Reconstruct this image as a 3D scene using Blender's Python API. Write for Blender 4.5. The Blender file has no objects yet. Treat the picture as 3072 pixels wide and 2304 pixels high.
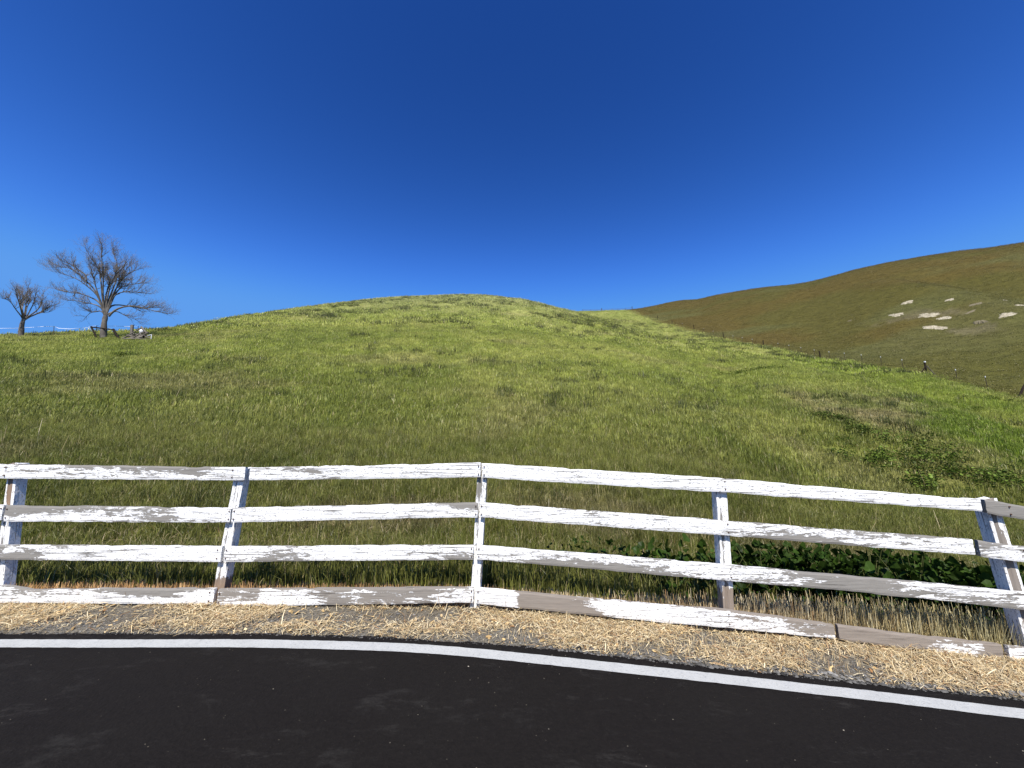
import bpy, math, random
import numpy as np
from mathutils import Vector, Matrix
PI = math.pi
rng = np.random.default_rng(7)
random.seed(7)
S = bpy.context.scene
COL = S.collection
# ---------------------------------------------------------------- camera, sky, sun, exposure
cam = bpy.data.objects.new('camera', bpy.data.cameras.new('camera'))
COL.objects.link(cam); S.camera = cam
cam.data.sensor_width = 36; cam.data.lens = 36*1150/3072
cam.location = (0, 0, 1.55); cam.rotation_euler = (math.radians(90+9.042), 0, 0)
cam.data.clip_start = .05; cam.data.clip_end = 2000
SUN_EL, SUN_AZ = math.radians(54), math.radians(183)      # azimuth clockwise from +Y (the hill); the sun stands behind the camera
W = bpy.data.worlds.new('World'); S.world = W; W.use_nodes = True
wn = W.node_tree.nodes; wl = W.node_tree.links; wn.clear()
sky = wn.new('ShaderNodeTexSky'); sky.sky_type = 'NISHITA'; sky.sun_disc = False
sky.sun_elevation = SUN_EL; sky.sun_rotation = SUN_AZ; sky.altitude = 300
sky.air_density = 1.0; sky.dust_density = .3; sky.ozone_density = 2.5
sep = wn.new('ShaderNodeSeparateColor'); com = wn.new('ShaderNodeCombineColor'); wl.new(sky.outputs[0], sep.inputs[0])
for ch, (pw, kk) in enumerate(((2.75, .275), (2.3, .345), (2.15, .40))):      # deeper, more contrasty blue, as the phone renders it
    p = wn.new('ShaderNodeMath'); p.operation = 'POWER'; p.inputs[1].default_value = pw; wl.new(sep.outputs[ch], p.inputs[0])
    q = wn.new('ShaderNodeMath'); q.operation = 'MULTIPLY'; q.inputs[1].default_value = kk; wl.new(p.outputs[0], q.inputs[0])
    r = wn.new('ShaderNodeMath'); r.operation = 'SMOOTH_MIN'; r.inputs[1].default_value = (.95, 2.8, 6.9)[ch]; r.inputs[2].default_value = (.45, 1.2, 2.5)[ch]; wl.new(q.outputs[0], r.inputs[0]); wl.new(r.outputs[0], com.inputs[ch])
bg = wn.new('ShaderNodeBackground'); bg.inputs[1].default_value = .08
wo = wn.new('ShaderNodeOutputWorld')
wl.new(com.outputs[0], bg.inputs[0]); wl.new(bg.outputs[0], wo.inputs[0])
sl = bpy.data.lights.new('sun', 'SUN'); sl.energy = 5.0; sl.angle = math.radians(.53); sl.color = (1, .955, .89)
so = bpy.data.objects.new('sun', sl); COL.objects.link(so)
sd = Vector((math.sin(SUN_AZ)*math.cos(SUN_EL), math.cos(SUN_AZ)*math.cos(SUN_EL), math.sin(SUN_EL)))
so.rotation_euler = sd.to_track_quat('Z', 'Y').to_euler(); so.location = (0, -20, 40)
S.view_settings.view_transform = 'Standard'; S.view_settings.look = 'None'
S.view_settings.exposure = .62; S.view_settings.gamma = 1; S.view_settings.use_curve_mapping = False
S.render.engine = 'CYCLES'
S.cycles.max_bounces = 6; S.cycles.diffuse_bounces = 3; S.cycles.glossy_bounces = 2; S.cycles.transparent_max_bounces = 6; S.cycles.transmission_bounces = 3

# ---------------------------------------------------------------- helpers
def tag(o, label=None, cat=None, group=None, kind=None):
    if label: o['label'] = label
    if cat: o['category'] = cat
    if group: o['group'] = group
    if kind: o['kind'] = kind
    return o
def empty(name, loc, rz=0):
    o = bpy.data.objects.new(name, None); COL.objects.link(o); o.location = loc; o.rotation_euler = (0, 0, rz)
    o.empty_display_size = .2
    return o
def link(name, me, mat=None, parent=None, loc=None, rot=None):
    o = bpy.data.objects.new(name, me); COL.objects.link(o)
    if mat is not None and not me.materials: me.materials.append(mat)
    if parent: o.parent = parent
    if loc is not None: o.location = loc
    if rot is not None: o.rotation_euler = rot
    return o
def mesh_np(name, v, f, smooth=False, attrs=None):
    """v (N,3), f (M,k) or list of such arrays."""
    v = np.asarray(v, np.float32)
    fs = f if isinstance(f, list) else [f]
    fs = [np.asarray(q, np.int32) for q in fs if len(q)]
    me = bpy.data.meshes.new(name)
    me.vertices.add(len(v)); me.vertices.foreach_set('co', v.ravel())
    tot = np.concatenate([np.full(len(q), q.shape[1], np.int32) for q in fs])
    loops = np.concatenate([q.ravel() for q in fs])
    me.loops.add(len(loops)); me.loops.foreach_set('vertex_index', loops)
    st = np.concatenate([[0], np.cumsum(tot)[:-1]]).astype(np.int32)
    me.polygons.add(len(tot)); me.polygons.foreach_set('loop_start', st)
    me.update(calc_edges=True)
    me.polygons.foreach_set('use_smooth', np.full(len(tot), smooth, bool))
    for k, (typ, a) in (attrs or {}).items():
        at = me.attributes.new(k, typ, 'POINT')
        at.data.foreach_set({'FLOAT': 'value', 'INT': 'value', 'FLOAT_VECTOR': 'vector', 'FLOAT_COLOR': 'color'}[typ], np.asarray(a, np.int32 if typ == 'INT' else np.float32).ravel())
    me.validate()
    return me
class NT:
    """small node helper"""
    def __init__(s, name):
        s.m = bpy.data.materials.new(name); s.m.use_nodes = True
        s.t = s.m.node_tree; s.n = s.t.nodes; s.l = s.t.links; s.n.clear()
        s.out = s.n.new('ShaderNodeOutputMaterial')
    def new(s, typ, **kw):
        n = s.n.new(typ)
        for k, v in kw.items(): setattr(n, k, v)
        return n
    def set(s, sock, v):
        if isinstance(v, bpy.types.NodeSocket): s.l.new(v, sock)
        elif isinstance(v, (tuple, list)) and sock.type == 'RGBA' and len(v) == 3: sock.default_value = (*v, 1)
        else: sock.default_value = v
    def attr(s, name, typ='GEOMETRY'):
        return s.new('ShaderNodeAttribute', attribute_name=name, attribute_type=typ)
    def coord(s, kind='Object', scale=(1, 1, 1)):
        if kind == 'World': c = s.new('ShaderNodeNewGeometry').outputs['Position']
        else: c = s.new('ShaderNodeTexCoord').outputs[kind]
        mp = s.new('ShaderNodeMapping'); s.l.new(c, mp.inputs[0]); mp.inputs['Scale'].default_value = scale
        return mp.outputs[0]
    def noise(s, vec, scale, detail=4, rough=.55, dist=0):
        n = s.new('ShaderNodeTexNoise'); s.l.new(vec, n.inputs['Vector'])
        n.inputs['Scale'].default_value = scale; n.inputs['Detail'].default_value = detail
        n.inputs['Roughness'].default_value = rough; n.inputs['Distortion'].default_value = dist
        return n.outputs[0]
    def ramp(s, fac, stops, interp='LINEAR'):
        r = s.new('ShaderNodeValToRGB'); s.l.new(fac, r.inputs[0]); cr = r.color_ramp; cr.interpolation = interp
        while len(cr.elements) < len(stops): cr.elements.new(.5)
        for e, (p, c) in zip(cr.elements, stops):
            e.position = p; e.color = (c, c, c, 1) if isinstance(c, (int, float)) else (*c, 1)
        return r.outputs[0]
    def math(s, op, a, b=0., c=0., clamp=False):
        n = s.new('ShaderNodeMath', operation=op, use_clamp=clamp)
        s.set(n.inputs[0], a); s.set(n.inputs[1], b); s.set(n.inputs[2], c)
        return n.outputs[0]
    def mix(s, fac, a, b, blend='MIX'):
        n = s.new('ShaderNodeMix', data_type='RGBA', blend_type=blend)
        s.set(n.inputs[0], fac); s.set(n.inputs[6], a); s.set(n.inputs[7], b)
        return n.outputs[2]
    def bump(s, h, strength=.3, dist=.01, prev=None):
        b = s.new('ShaderNodeBump'); s.l.new(h, b.inputs['Height']); b.inputs['Strength'].default_value = strength; b.inputs['Distance'].default_value = dist
        if prev is not None: s.l.new(prev, b.inputs['Normal'])
        return b.outputs[0]
    def principled(s, col, rough=.8, normal=None, spec=.3):
        p = s.new('ShaderNodeBsdfPrincipled'); s.set(p.inputs['Base Color'], col); s.set(p.inputs['Roughness'], rough)
        p.inputs['Specular IOR Level'].default_value = spec
        if normal is not None: s.l.new(normal, p.inputs['Normal'])
        s.l.new(p.outputs[0], s.out.inputs[0]); return p
def tube_pts(P, R, sides):
    """tube along a polyline; returns verts, quads (one closed tip)."""
    P = np.asarray(P, float); n = len(P); T = np.gradient(P, axis=0); T /= np.linalg.norm(T, axis=1)[:, None]+1e-9
    up = np.array([0, 0, 1.]) if abs(T[0, 2]) < .9 else np.array([1., 0, 0])
    a = np.cross(T, up); a /= np.linalg.norm(a, axis=1)[:, None]+1e-9; b = np.cross(T, a)
    ang = np.arange(sides)*2*PI/sides
    V = P[:, None]+(a[:, None]*np.cos(ang)[None, :, None]+b[:, None]*np.sin(ang)[None, :, None])*np.asarray(R)[:, None, None]
    i = np.arange(n-1)[:, None]*sides; k = np.arange(sides)[None]; k2 = (k+1) % sides
    F = np.stack([i+k, i+k2, i+sides+k2, i+sides+k], -1).reshape(-1, 4)
    return V.reshape(-1, 3), F
class Tubes:
    def __init__(s): s.v = []; s.f = []; s.n = 0
    def add(s, P, R, sides=6):
        v, f = tube_pts(P, R, sides); s.v.append(v); s.f.append(f+s.n); s.n += len(v)
    def box(s, p0, p1, w, h, up=(0, 0, 1)):
        """beam from p0 to p1, width w (sideways), height h"""
        p0 = np.array(p0, float); p1 = np.array(p1, float); T = p1-p0; T /= np.linalg.norm(T)
        a = np.cross(T, up); a /= np.linalg.norm(a)+1e-9; b = np.cross(a, T)
        v = [p+a*sx*w/2+b*sz*h/2 for p in (p0, p1) for sx, sz in ((-1, -1), (1, -1), (1, 1), (-1, 1))]
        f = np.array([(0, 3, 2, 1), (4, 5, 6, 7), (0, 1, 5, 4), (1, 2, 6, 5), (2, 3, 7, 6), (3, 0, 4, 7)])
        s.v.append(np.array(v)); s.f.append(f+s.n); s.n += 8
    def mesh(s, name, smooth=True): return mesh_np(name, np.concatenate(s.v), np.concatenate(s.f), smooth)
# ---------------------------------------------------------------- terrain shape (metres)
def vnoise(x, y, seed=0):
    x = np.asarray(x, float); y = np.asarray(y, float)
    xi = np.floor(x).astype(np.int64); yi = np.floor(y).astype(np.int64)
    fx = x - xi; fy = y - yi
    fx = fx*fx*(3-2*fx); fy = fy*fy*(3-2*fy)
    def h(a, b):
        n = (a*374761393 + b*668265263 + seed*1274126177) & 0x7fffffff
        n = ((n ^ (n >> 13))*1274126177) & 0x7fffffff
        n = (n ^ (n >> 16)) & 0xffffff
        return n/float(0xffffff)
    a = h(xi, yi); b = h(xi+1, yi); c = h(xi, yi+1); d = h(xi+1, yi+1)
    return (a*(1-fx)+b*fx)*(1-fy)+(c*(1-fx)+d*fx)*fy
def fbm(x, y, seed=0, n=4):
    t = 0; a = .5; s = 0
    for i in range(n):
        t = t+a*vnoise(np.asarray(x)*2**i+17.3*i, np.asarray(y)*2**i-9.1*i, seed+i); s += a; a *= .5
    return t/s
def sstep(a, b, x):
    t = np.clip((np.asarray(x, float)-a)/(b-a), 0, 1); return t*t*(3-2*t)
# profiles of the land: bearing (X/Y) -> knots (distance north of the road, height)
LAND = [
 (-1.379, [(6, 0.1), (14, 3.0), (24, 6.9), (40, 12.9), (50, 15.4), (70, 18.8), (100, 21), (150, 22), (220, 20), (400, 10)]) ,
 (-1.2, [(6, 0.1), (14, 2.9), (25, 7.1), (43, 14.03), (54, 16.9), (75, 20.5), (104, 23), (150, 24), (220, 22), (400, 12)]) ,
 (-0.958, [(6, 0.1), (15, 3.1), (28, 8.1), (50, 16.8), (62, 20), (85, 24.5), (110, 26.5), (150, 27), (220, 26), (400, 20)]) ,
 (-0.762, [(6, 0.1), (15, 3.0), (33, 10.6), (65, 23.45), (80, 28), (100, 31.8), (125, 33.5), (160, 34), (225, 33), (400, 25)]) ,
 (-0.513, [(6, 0.1), (15, 2.9), (42, 14.5), (90, 35.02), (106, 40.3), (124, 43.5), (145, 45), (172, 45), (230, 42), (400, 30)]) ,
 (-0.325, [(6, 0.1), (15, 2.8), (48, 17.2), (108, 44.29), (124, 50), (140, 53), (157, 54), (180, 53), (230, 50), (400, 35)]) ,
 (-0.124, [(6, 0.1), (15, 2.75), (52, 19), (120, 50.08), (136, 55.8), (150, 58), (165, 58), (187, 57), (230, 55), (400, 45)]) ,
 (0.022, [(6, 0.08), (15, 2.7), (50, 17.6), (114, 46.12), (127, 50.2), (140, 52), (162, 55.5), (188, 62), (225, 66), (400, 60)]) ,
 (0.14, [(6, 0.06), (15, 2.6), (47, 15.2), (104, 38.65), (115, 41.2), (135, 46.6), (162, 57.65), (188, 68.7), (220, 78), (400, 80)]) ,
 (0.27, [(6, 0.03), (15, 2.45), (40, 11.8), (84, 28.43), (93, 30.2), (118, 40.63), (152, 54.19), (182, 66.99), (212, 76), (400, 85)]) ,
 (0.367, [(6, 0.0), (15, 2.3), (36, 9.7), (72, 22.44), (80, 24.5), (106, 33.78), (140, 48.18), (200, 75.74), (230, 85), (400, 100)]) ,
 (0.488, [(6, -0.03), (15, 2.1), (32, 7.6), (60, 17.29), (67, 18.6), (88, 26.59), (115, 37.59), (208, 83.27), (240, 94), (400, 115)]) ,
 (0.566, [(6, -0.05), (15, 1.9), (30, 6.4), (54, 14.73), (60, 16.0), (76, 21.84), (98, 30.16), (196, 81.19), (232, 92), (400, 120)]) ,
 (0.671, [(6, -0.07), (14, 1.2), (26, 5.5), (48, 12.3), (53, 13.1), (64, 17.34), (82, 23.52), (180, 77.64), (218, 87.5), (400, 120)]) ,
 (0.817, [(6, -0.1), (13.5, 0.6), (22, 4.02), (40, 9.06), (44, 9.3), (54, 13.1), (68, 17.59), (166, 74.93), (205, 86), (400, 120)]) ,
 (0.975, [(6, -0.1), (12.5, 0.2), (18, 2.55), (32, 6.27), (36, 5.9), (46, 10.11), (56, 13.38), (156, 76.77), (195, 88), (400, 125)]) ,
 (1.086, [(6, -0.1), (11.5, 0.0), (16, 1.75), (27, 4.46), (31, 4.1), (41, 8.33), (49.5, 11.11), (150, 77.42), (190, 90), (400, 125)]) ,
 (1.234, [(6, -0.1), (10.5, -0.1), (14, 0.96), (22, 2.77), (26, 2.4), (35, 5.88), (43, 8.35), (144, 77.97), (185, 92), (400, 125)]) ,
 (1.324, [(6, -0.1), (10, -0.15), (13, 0.57), (20, 1.98), (24, 1.7), (31, 4.22), (38, 6.32), (140, 77.24), (180, 91), (400, 125)]) ,
 (1.62, [(6, -0.1), (9.3, -0.2), (12, .35), (16.5, 1.2), (20, 1.1), (26, 3.1), (31.5, 4.7), (131, 78.5), (170, 91.5), (400, 128)]) ,
]
def pchip_slopes(x, y):      # x (K,), y (K,N) or both (K,N)
    h = x[1:]-x[:-1]; d = (y[1:]-y[:-1])/h
    m = np.zeros_like(y)
    w1 = 2*h[1:]+h[:-1]; w2 = h[1:]+2*h[:-1]
    ok = d[:-1]*d[1:] > 0
    dd0 = np.where(ok, d[:-1], 1); dd1 = np.where(ok, d[1:], 1)
    m[1:-1] = np.where(ok, (w1+w2)/(w1/dd0+w2/dd1), 0)
    m[0] = d[0]; m[-1] = d[-1]
    return m
def pchip(xk, yk, x):        # xk (K,N), yk (K,N), x (N,)
    m = pchip_slopes(xk, yk)
    K = xk.shape[0]; idx = np.clip((x[None] >= xk).sum(0)-1, 0, K-2); j = np.arange(x.size)
    x0 = xk[idx, j]; x1 = xk[idx+1, j]; h = x1-x0; t = np.clip((x-x0)/h, 0, 1)
    y0 = yk[idx, j]; y1 = yk[idx+1, j]; m0 = m[idx, j]*h; m1 = m[idx+1, j]*h
    return (2*t**3-3*t**2+1)*y0+(t**3-2*t**2+t)*m0+(-2*t**3+3*t**2)*y1+(t**3-t**2)*m1
_lu = np.array([c[0] for c in LAND]); _lk = np.array([[(k[0], k[1]) for k in c[1]] for c in LAND])   # (C,K,2)
def land(X, Y):
    sh = np.shape(X); X = np.ravel(np.asarray(X, float)); Y = np.ravel(np.asarray(Y, float))
    u = np.clip(X/np.maximum(Y, 3), _lu[0], _lu[-1])
    C, K = _lk.shape[:2]
    yk = np.empty((K, u.size)); zk = np.empty((K, u.size))
    uu = np.repeat(_lu[:, None], u.size, 1)
    for k in range(K):
        for arr, q in ((yk, 0), (zk, 1)):
            m = pchip_slopes(_lu, _lk[:, k, q])
            i = np.clip(np.searchsorted(_lu, u, 'right')-1, 0, C-2)
            h = _lu[i+1]-_lu[i]; t = (u-_lu[i])/h
            arr[k] = ((2*t**3-3*t**2+1)*_lk[i, k, q]+(t**3-2*t**2+t)*m[i]*h+(-2*t**3+3*t**2)*_lk[i+1, k, q]+(t**3-t**2)*m[i+1]*h)
    z = pchip(yk, zk, Y)
    z = np.where(Y < yk[0], zk[0]*sstep(4.6, 6.0, Y), z)
    return z.reshape(sh)
def base(X):
    a = np.clip(np.asarray(X, float), -60, 14)+.3
    return -.06*(a+np.sqrt(a*a+.5))/2
EDGE = [(-60, 3.46), (-8, 3.46), (-4.2, 3.462), (-3.1, 3.466), (-2.0, 3.45), (-.36, 3.358), (.3, 3.31), (1.3, 3.21), (2.6, 3.10), (3.6, 3.02), (6, 2.8), (14, 1.9), (60, -6)]
def edge(X): return np.interp(X, [e[0] for e in EDGE], [e[1] for e in EDGE])
def height(X, Y):
    X = np.asarray(X, float); Y = np.asarray(Y, float)
    z = land(X, Y)+base(X)*(1-sstep(7, 16, Y))
    far = sstep(7, 30, Y)
    z = z+(fbm(X*.35, Y*.35, 5)-.5)*.22*sstep(5, 10, Y)+(fbm(X*.07, Y*.07, 9, 3)-.5)*1.1*sstep(15, 60, Y)*(1-sstep(45,62,X)*.9)
    z = z-.12*sstep(4.28, 4.5, Y)*(1-sstep(5.6, 7.0, Y))*(.4+.6*sstep(-1, 3, X))
    xl = np.interp(Y, [60, 69.3, 74.4, 89.8, 103.5, 125], [95.5, 96.7, 99.2, 107.9, 110.4, 117.7])     # spur on the rusty hill
    z = z+sstep(55, 68, Y)*(1-sstep(100, 122, Y))*(1.5*np.exp(-((X-xl+2)/6.5)**2)-1.3*np.exp(-((X-xl-8)/6.)**2))
    d = Y-edge(X)                                  # beyond the asphalt edge
    verge = sstep(0, .12, d)
    z = z-.035*(1-verge)+verge*(1-sstep(5, 7, Y))*((fbm(X*2.2, Y*3.1, 31)-.5)*.035+(fbm(X*14, Y*14, 33, 3)-.5)*.014)
    return z
# ---------------------------------------------------------------- colour of the land (plant and soil colour, patch by patch)
def fence_x(Y): return np.interp(Y, [0, 37, 47, 60, 80, 110, 142, 200], [49.5, 50.5, 52, 54, 53, 53.5, 56, 60])
def brown_mask(X, Y):
    n = (fbm(X*.12, Y*.12, 51)-.5)*5
    return sstep(-6.0, 2.0, X-fence_x(Y)+n*.8)
def blob(X, Y, cx, cy, rx, ry, n=.5, seed=3):
    d = np.sqrt(((X-cx)/rx)**2+((Y-cy)/ry)**2)+(fbm(X*3/rx, Y*3/ry, seed)-.5)*2*n
    return 1-sstep(.55, 1.15, d)
def dry_mask(X, Y):
    m = blob(X, Y, 21.0, 20.5, 6.5, 4.5)*.9            # thin dry growth by the gully
    m = np.maximum(m, blob(X, Y, -19, 19.2, 8, 2.6)*.45)
    m = np.maximum(m, blob(X, Y, 1.5, 7.4, 2.2, 1.0)*.6)
    m = np.maximum(m, blob(X, Y, -2.3, 6.9, 1.6, .8)*.6)
    m = np.maximum(m, blob(X, Y, 5.5, 7.0, 2.5, 1.0)*.55)
    m = np.maximum(m, sstep(.60, .76, fbm(X*.16, Y*.22, 61, 4))*.32)
    return np.clip(m, 0, 1)
def lush_mask(X, Y):
    m = blob(X, Y, 24.5, 17.5, 7.5, 6.5)
    m = np.maximum(m, blob(X, Y, 38, 36, 9, 9)*.5)
    m = np.maximum(m, blob(X, Y, 45, 52, 7, 14)*.4)
    return m
def grass_colour(X, Y, r):
    """linear albedo; r = random 0..1 per tuft"""
    X = np.asarray(X, float); Y = np.asarray(Y, float)
    g1 = np.array([.275, .305, .058]); g2 = np.array([.36, .37, .088]); dark = np.array([.13, .165, .032])
    dry = np.array([.36, .28, .15]); lush = np.array([.185, .265, .02]); pale = np.array([.40, .395, .18])
    n = fbm(X*.55, Y*.55, 71, 4)+(fbm(X*.11, Y*.11, 75, 3)-.5)*.8
    t = sstep(.3, .75, n)[..., None]
    c = g1*(1-t)+g2*t
    up = (sstep(40, 105, Y)*sstep(-.9, -.3, X/np.maximum(Y, 3))*(1-.75*sstep(.08, .25, X/np.maximum(Y, 3))))[..., None]   # thinner, paler grass on the crown of the hill
    c = c*(1-.6*up)+pale*.6*up
    dk = (sstep(.60, .72, fbm(X*.5+40, Y*.3, 81, 4))*.32)[..., None]
    c = c*(1-dk)+dark*dk
    d = dry_mask(X, Y)[..., None]*.8; c = c*(1-d)+dry*d
    l = lush_mask(X, Y)[..., None]*.85; c = c*(1-l)+lush*l
    r = np.asarray(r)[..., None]
    c = c*(.56+.42*sstep(7, 16, Y)+.36*sstep(15, 30, Y))[..., None]      # darker by the road, paler uphill
    c = c*(.62+.76*r)
    return c
def brown_colour(X, Y, r):
    X = np.asarray(X, float); Y = np.asarray(Y, float)
    rust = np.array([.145, .110, .026]); olive = np.array([.128, .114, .026]); green = np.array([.145, .145, .045])
    n = fbm(X*.035, Y*.055, 91, 5); t = sstep(.36, .62, n)[..., None]
    c = olive*(1-t)+rust*t
    g = (sstep(.55, .7, fbm(X*.02+9, Y*.06, 95, 4))*.7)[..., None]; c = c*(1-g)+green*g
    lo = (1-sstep(48, 66, Y))[..., None]*.65; c = c*(1-lo)+np.array([.128, .126, .026])*lo
    sc = (sstep(.62, .70, fbm(X*.12, Y*.12, 97, 4))*blob(X, Y, 93, 73, 20, 14, .4))[..., None]*.5; c = c*(1-sc)+np.array([.24, .20, .12])*sc
    return c*(.95+.4*np.asarray(r)[..., None])
def land_colour(X, Y, r):
    b = brown_mask(X, Y)[..., None]
    return grass_colour(X, Y, r)*(1-b)+brown_colour(X, Y, r)*b

# ---------------------------------------------------------------- ground: one sheet
u_in = np.linspace(-1.62, 1.62, 520)
e_out = np.array([.3, .8, 1.6, 3, 5, 8, 13, 20, 32, 50, 80, 130, 220])
rowsY = np.concatenate([np.array([-120, -60, -30, -12, -4, 0, 1.5, 2.3]), np.arange(2.7, 4.9, .03), np.exp(np.linspace(np.log(4.9), np.log(400), 300))])
sy = np.maximum(rowsY, 3)[:, None]
GX = np.concatenate([-(1.62*sy+e_out[::-1][None]), u_in[None]*sy, 1.62*sy+e_out[None]], 1)
GY = np.repeat(rowsY[:, None], GX.shape[1], 1)
GZ = height(GX, GY)
nr, nc = GX.shape
ii = (np.arange(nr-1)[:, None]*nc+np.arange(nc-1)[None])
GF = np.stack([ii, ii+1, ii+nc+1, ii+nc], -1).reshape(-1, 4)
gcol = land_colour(GX, GY, np.full(GX.shape, .5))
gcol = np.concatenate([gcol, np.ones((nr, nc, 1))], -1)
soil = 1-sstep(4.45, 4.9, GY+(fbm(GX*3, GY*3, 15)-.5)*.5)
ground_me = mesh_np('ground', np.stack([GX, GY, GZ], -1).reshape(-1, 3), GF, True,
    {'lc': ('FLOAT_COLOR', gcol), 'soil': ('FLOAT', soil), 'brownhill': ('FLOAT', brown_mask(GX, GY))})
def mat_ground():
    N = NT('soil_and_turf'); w = N.coord('World')
    lc = N.attr('lc').outputs['Color']; so_ = N.attr('soil').outputs['Fac']; bh = N.attr('brownhill').outputs['Fac']
    n1 = N.noise(w, 1.1, 6, .65); n2 = N.noise(w, 9, 5, .7); n3 = N.noise(w, 55, 3, .7)
    nf = N.noise(N.coord('World', (.5, 1.6, .5)), .55, 6, .68)
    turf = N.mix(N.ramp(n1, [(.3, .55), (.7, 1.25)]), (0, 0, 0), lc)
    turf = N.mix(1, lc, N.ramp(n1, [(.28, .62), (.72, 1.0)]), 'MULTIPLY')
    turf = N.mix(1, turf, N.ramp(nf, [(.3, .7), (.7, 1.0)]), 'MULTIPLY')
    turf = N.mix(1, turf, N.ramp(n2, [(.25, .42), (.7, .80)]), 'MULTIPLY')  # turf also darkened evenly for the shade between grass blades
    sc = N.mix(n2, (.07, .058, .042), (.19, .165, .125))
    sc = N.mix(N.ramp(n1, [(.4, 0), (.65, 1)]), sc, (.165, .15, .118))
    sc = N.mix(N.ramp(n3, [(.42, 0), (.62, .8)]), sc, (.06, .05, .036))
    px = N.new('ShaderNodeSeparateXYZ'); N.l.new(w, px.inputs[0])
    sc = N.mix(N.ramp(N.math('MULTIPLY', px.outputs[1], .1), [(.402, 0), (.43, 1)]), sc, (.045, .036, .024))      # darker soil painted in to deepen the rails' shade behind the fence
    col = N.mix(so_, turf, sc)
    h = N.math('ADD', N.math('MULTIPLY', n2, .6), N.math('MULTIPLY', n3, .25))
    N.principled(col, .95, N.bump(h, .8, .03), .1)
    return N.m
M_GROUND = mat_ground()
ground = link('ground', ground_me, M_GROUND); tag(ground, 'grassy hillside rising from the bare roadside soil', kind='structure')

# ---------------------------------------------------------------- road and its white edge line
def sheet(name, xs, ya, yb, ny, zoff, wob=0, seed=0, curb=.0):
    V = []; n = len(xs)
    wa = (fbm(xs*9, xs*0, seed, 4)-.5)*wob
    for j in range(ny+1):
        y = (ya+wa)*(1-j/ny)+(yb+wa*(1 if name != 'road' else 0))*(j/ny) if name != 'road' else ya+wa-(ya+wa-yb)*(j/ny)**1.8
        z = base(xs)+zoff(xs, y)
        V.append(np.stack([xs, y+0*xs, z], -1))
    if curb:                                                     # broken outer lip of the asphalt
        V.insert(0, V[0]+np.stack([0*xs, .012+.02*vnoise(xs*25, xs*0, seed+5), 0*xs-curb], -1)); ny += 1
    V = np.array(V); i = np.arange(ny)[:, None]*n+np.arange(n-1)[None]
    return mesh_np(name, V.reshape(-1, 3), np.stack([i, i+n, i+n+1, i+1], -1).reshape(-1, 4), True)
def roadz(x, y): return .012+(fbm(x*.9, y*.9, 44, 2)-.5)*.008
xs = np.concatenate([np.linspace(-60, -7, 40, endpoint=False), np.linspace(-7, 7, 900), np.linspace(7.2, 60, 40)])
def mat_asphalt():
    N = NT('asphalt'); w = N.coord('World')
    n0 = N.noise(w, .8, 4, .6, .6); n1 = N.noise(N.coord('World', (1.1, 2.2, 1)), 1.7, 8, .75, .35); n2 = N.noise(w, 160, 2, .6); n3 = N.noise(w, 38, 5, .75)
    n5 = N.noise(N.coord('World', (.6, 1.6, 1)), 3.2, 8, .8, .4)
    v = N.new('ShaderNodeTexVoronoi'); N.l.new(w, v.inputs['Vector']); v.inputs['Scale'].default_value = 55
    v2 = N.new('ShaderNodeTexVoronoi'); N.l.new(w, v2.inputs['Vector']); v2.inputs['Scale'].default_value = 9
    c = N.mix(n0, (.0085, .0066, .0060), (.0135, .0118, .0100))
    c = N.mix(N.ramp(n1, [(.56, 0), (.74, .45)]), c, (.05, .047, .042))
    c = N.mix(N.ramp(n5, [(.59, 0), (.76, .4)]), c, (.075, .07, .062))
    c = N.mix(N.ramp(v.outputs['Distance'], [(.05, .55), (.12, 0)]), c, (.06, .056, .05))
    c = N.mix(N.ramp(v2.outputs['Distance'], [(.012, 1), (.03, 0)]), c, (.30, .26, .19))
    c = N.mix(1, c, N.ramp(n3, [(.3, .6), (.7, 1)]), 'MULTIPLY')
    h = N.math('ADD', n2, N.math('MULTIPLY', v.outputs['Distance'], -.8))
    N.principled(c, .82, N.bump(h, .55, .006, N.bump(n3, .3, .01)), .08)
    return N.m
road = link('road', sheet('road', xs, edge(xs), -9.0+0*xs, 26, roadz, .055, 12, .03), mat_asphalt())
tag(road, 'dark sealed asphalt road with pale scuffs', kind='structure')
LINE = [(-60, 3.355), (-4.1, 3.352), (-3.03, 3.356), (-1.96, 3.349), (-.9, 3.31), (-.35, 3.262), (.16, 3.205), (1.25, 3.115), (2.45, 3.005), (3.5, 2.90), (6, 2.63), (14, 1.7), (60, -6.2)]
lx = np.concatenate([np.linspace(-40, -7, 40, endpoint=False), np.linspace(-7, 7, 1200), np.linspace(7.2, 40, 40)])
ly = np.interp(lx, [e[0] for e in LINE], [e[1] for e in LINE])
k = np.ones(41)/41; lsm = np.convolve(np.pad(ly, 20, 'edge'), k, 'valid'); ly = np.where(abs(lx) < 6.8, lsm, ly)
def mat_line():
    N = NT('road_paint'); w = N.coord('World')
    n = N.noise(w, 60, 4, .7); n2 = N.noise(w, 7, 5, .7); n3 = N.noise(w, 220, 2, .5)
    c = N.mix(n2, (.30, .30, .285), (.46, .46, .435))
    c = N.mix(N.ramp(n, [(.54, 0), (.66, .6)]), c, (.20, .205, .205))
    N.principled(c, .6, N.bump(N.math('ADD', n, n3), .5, .006), .3); return N.m
Vl = []
for j in range(5):
    wob = (fbm(lx*14, lx*0+j*0, 22, 3)-.5)*.008*(1 if j < 2 else 0)+(fbm(lx*14, lx*0+7, 23, 3)-.5)*.008*(1 if j > 2 else 0)
    y = ly-.123*j/4+wob; Vl.append(np.stack([lx, y, base(lx)+roadz(lx, y)+.004], -1))
Vl = np.array(Vl); n_ = len(lx); i = np.arange(4)[:, None]*n_+np.arange(n_-1)[None]
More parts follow.
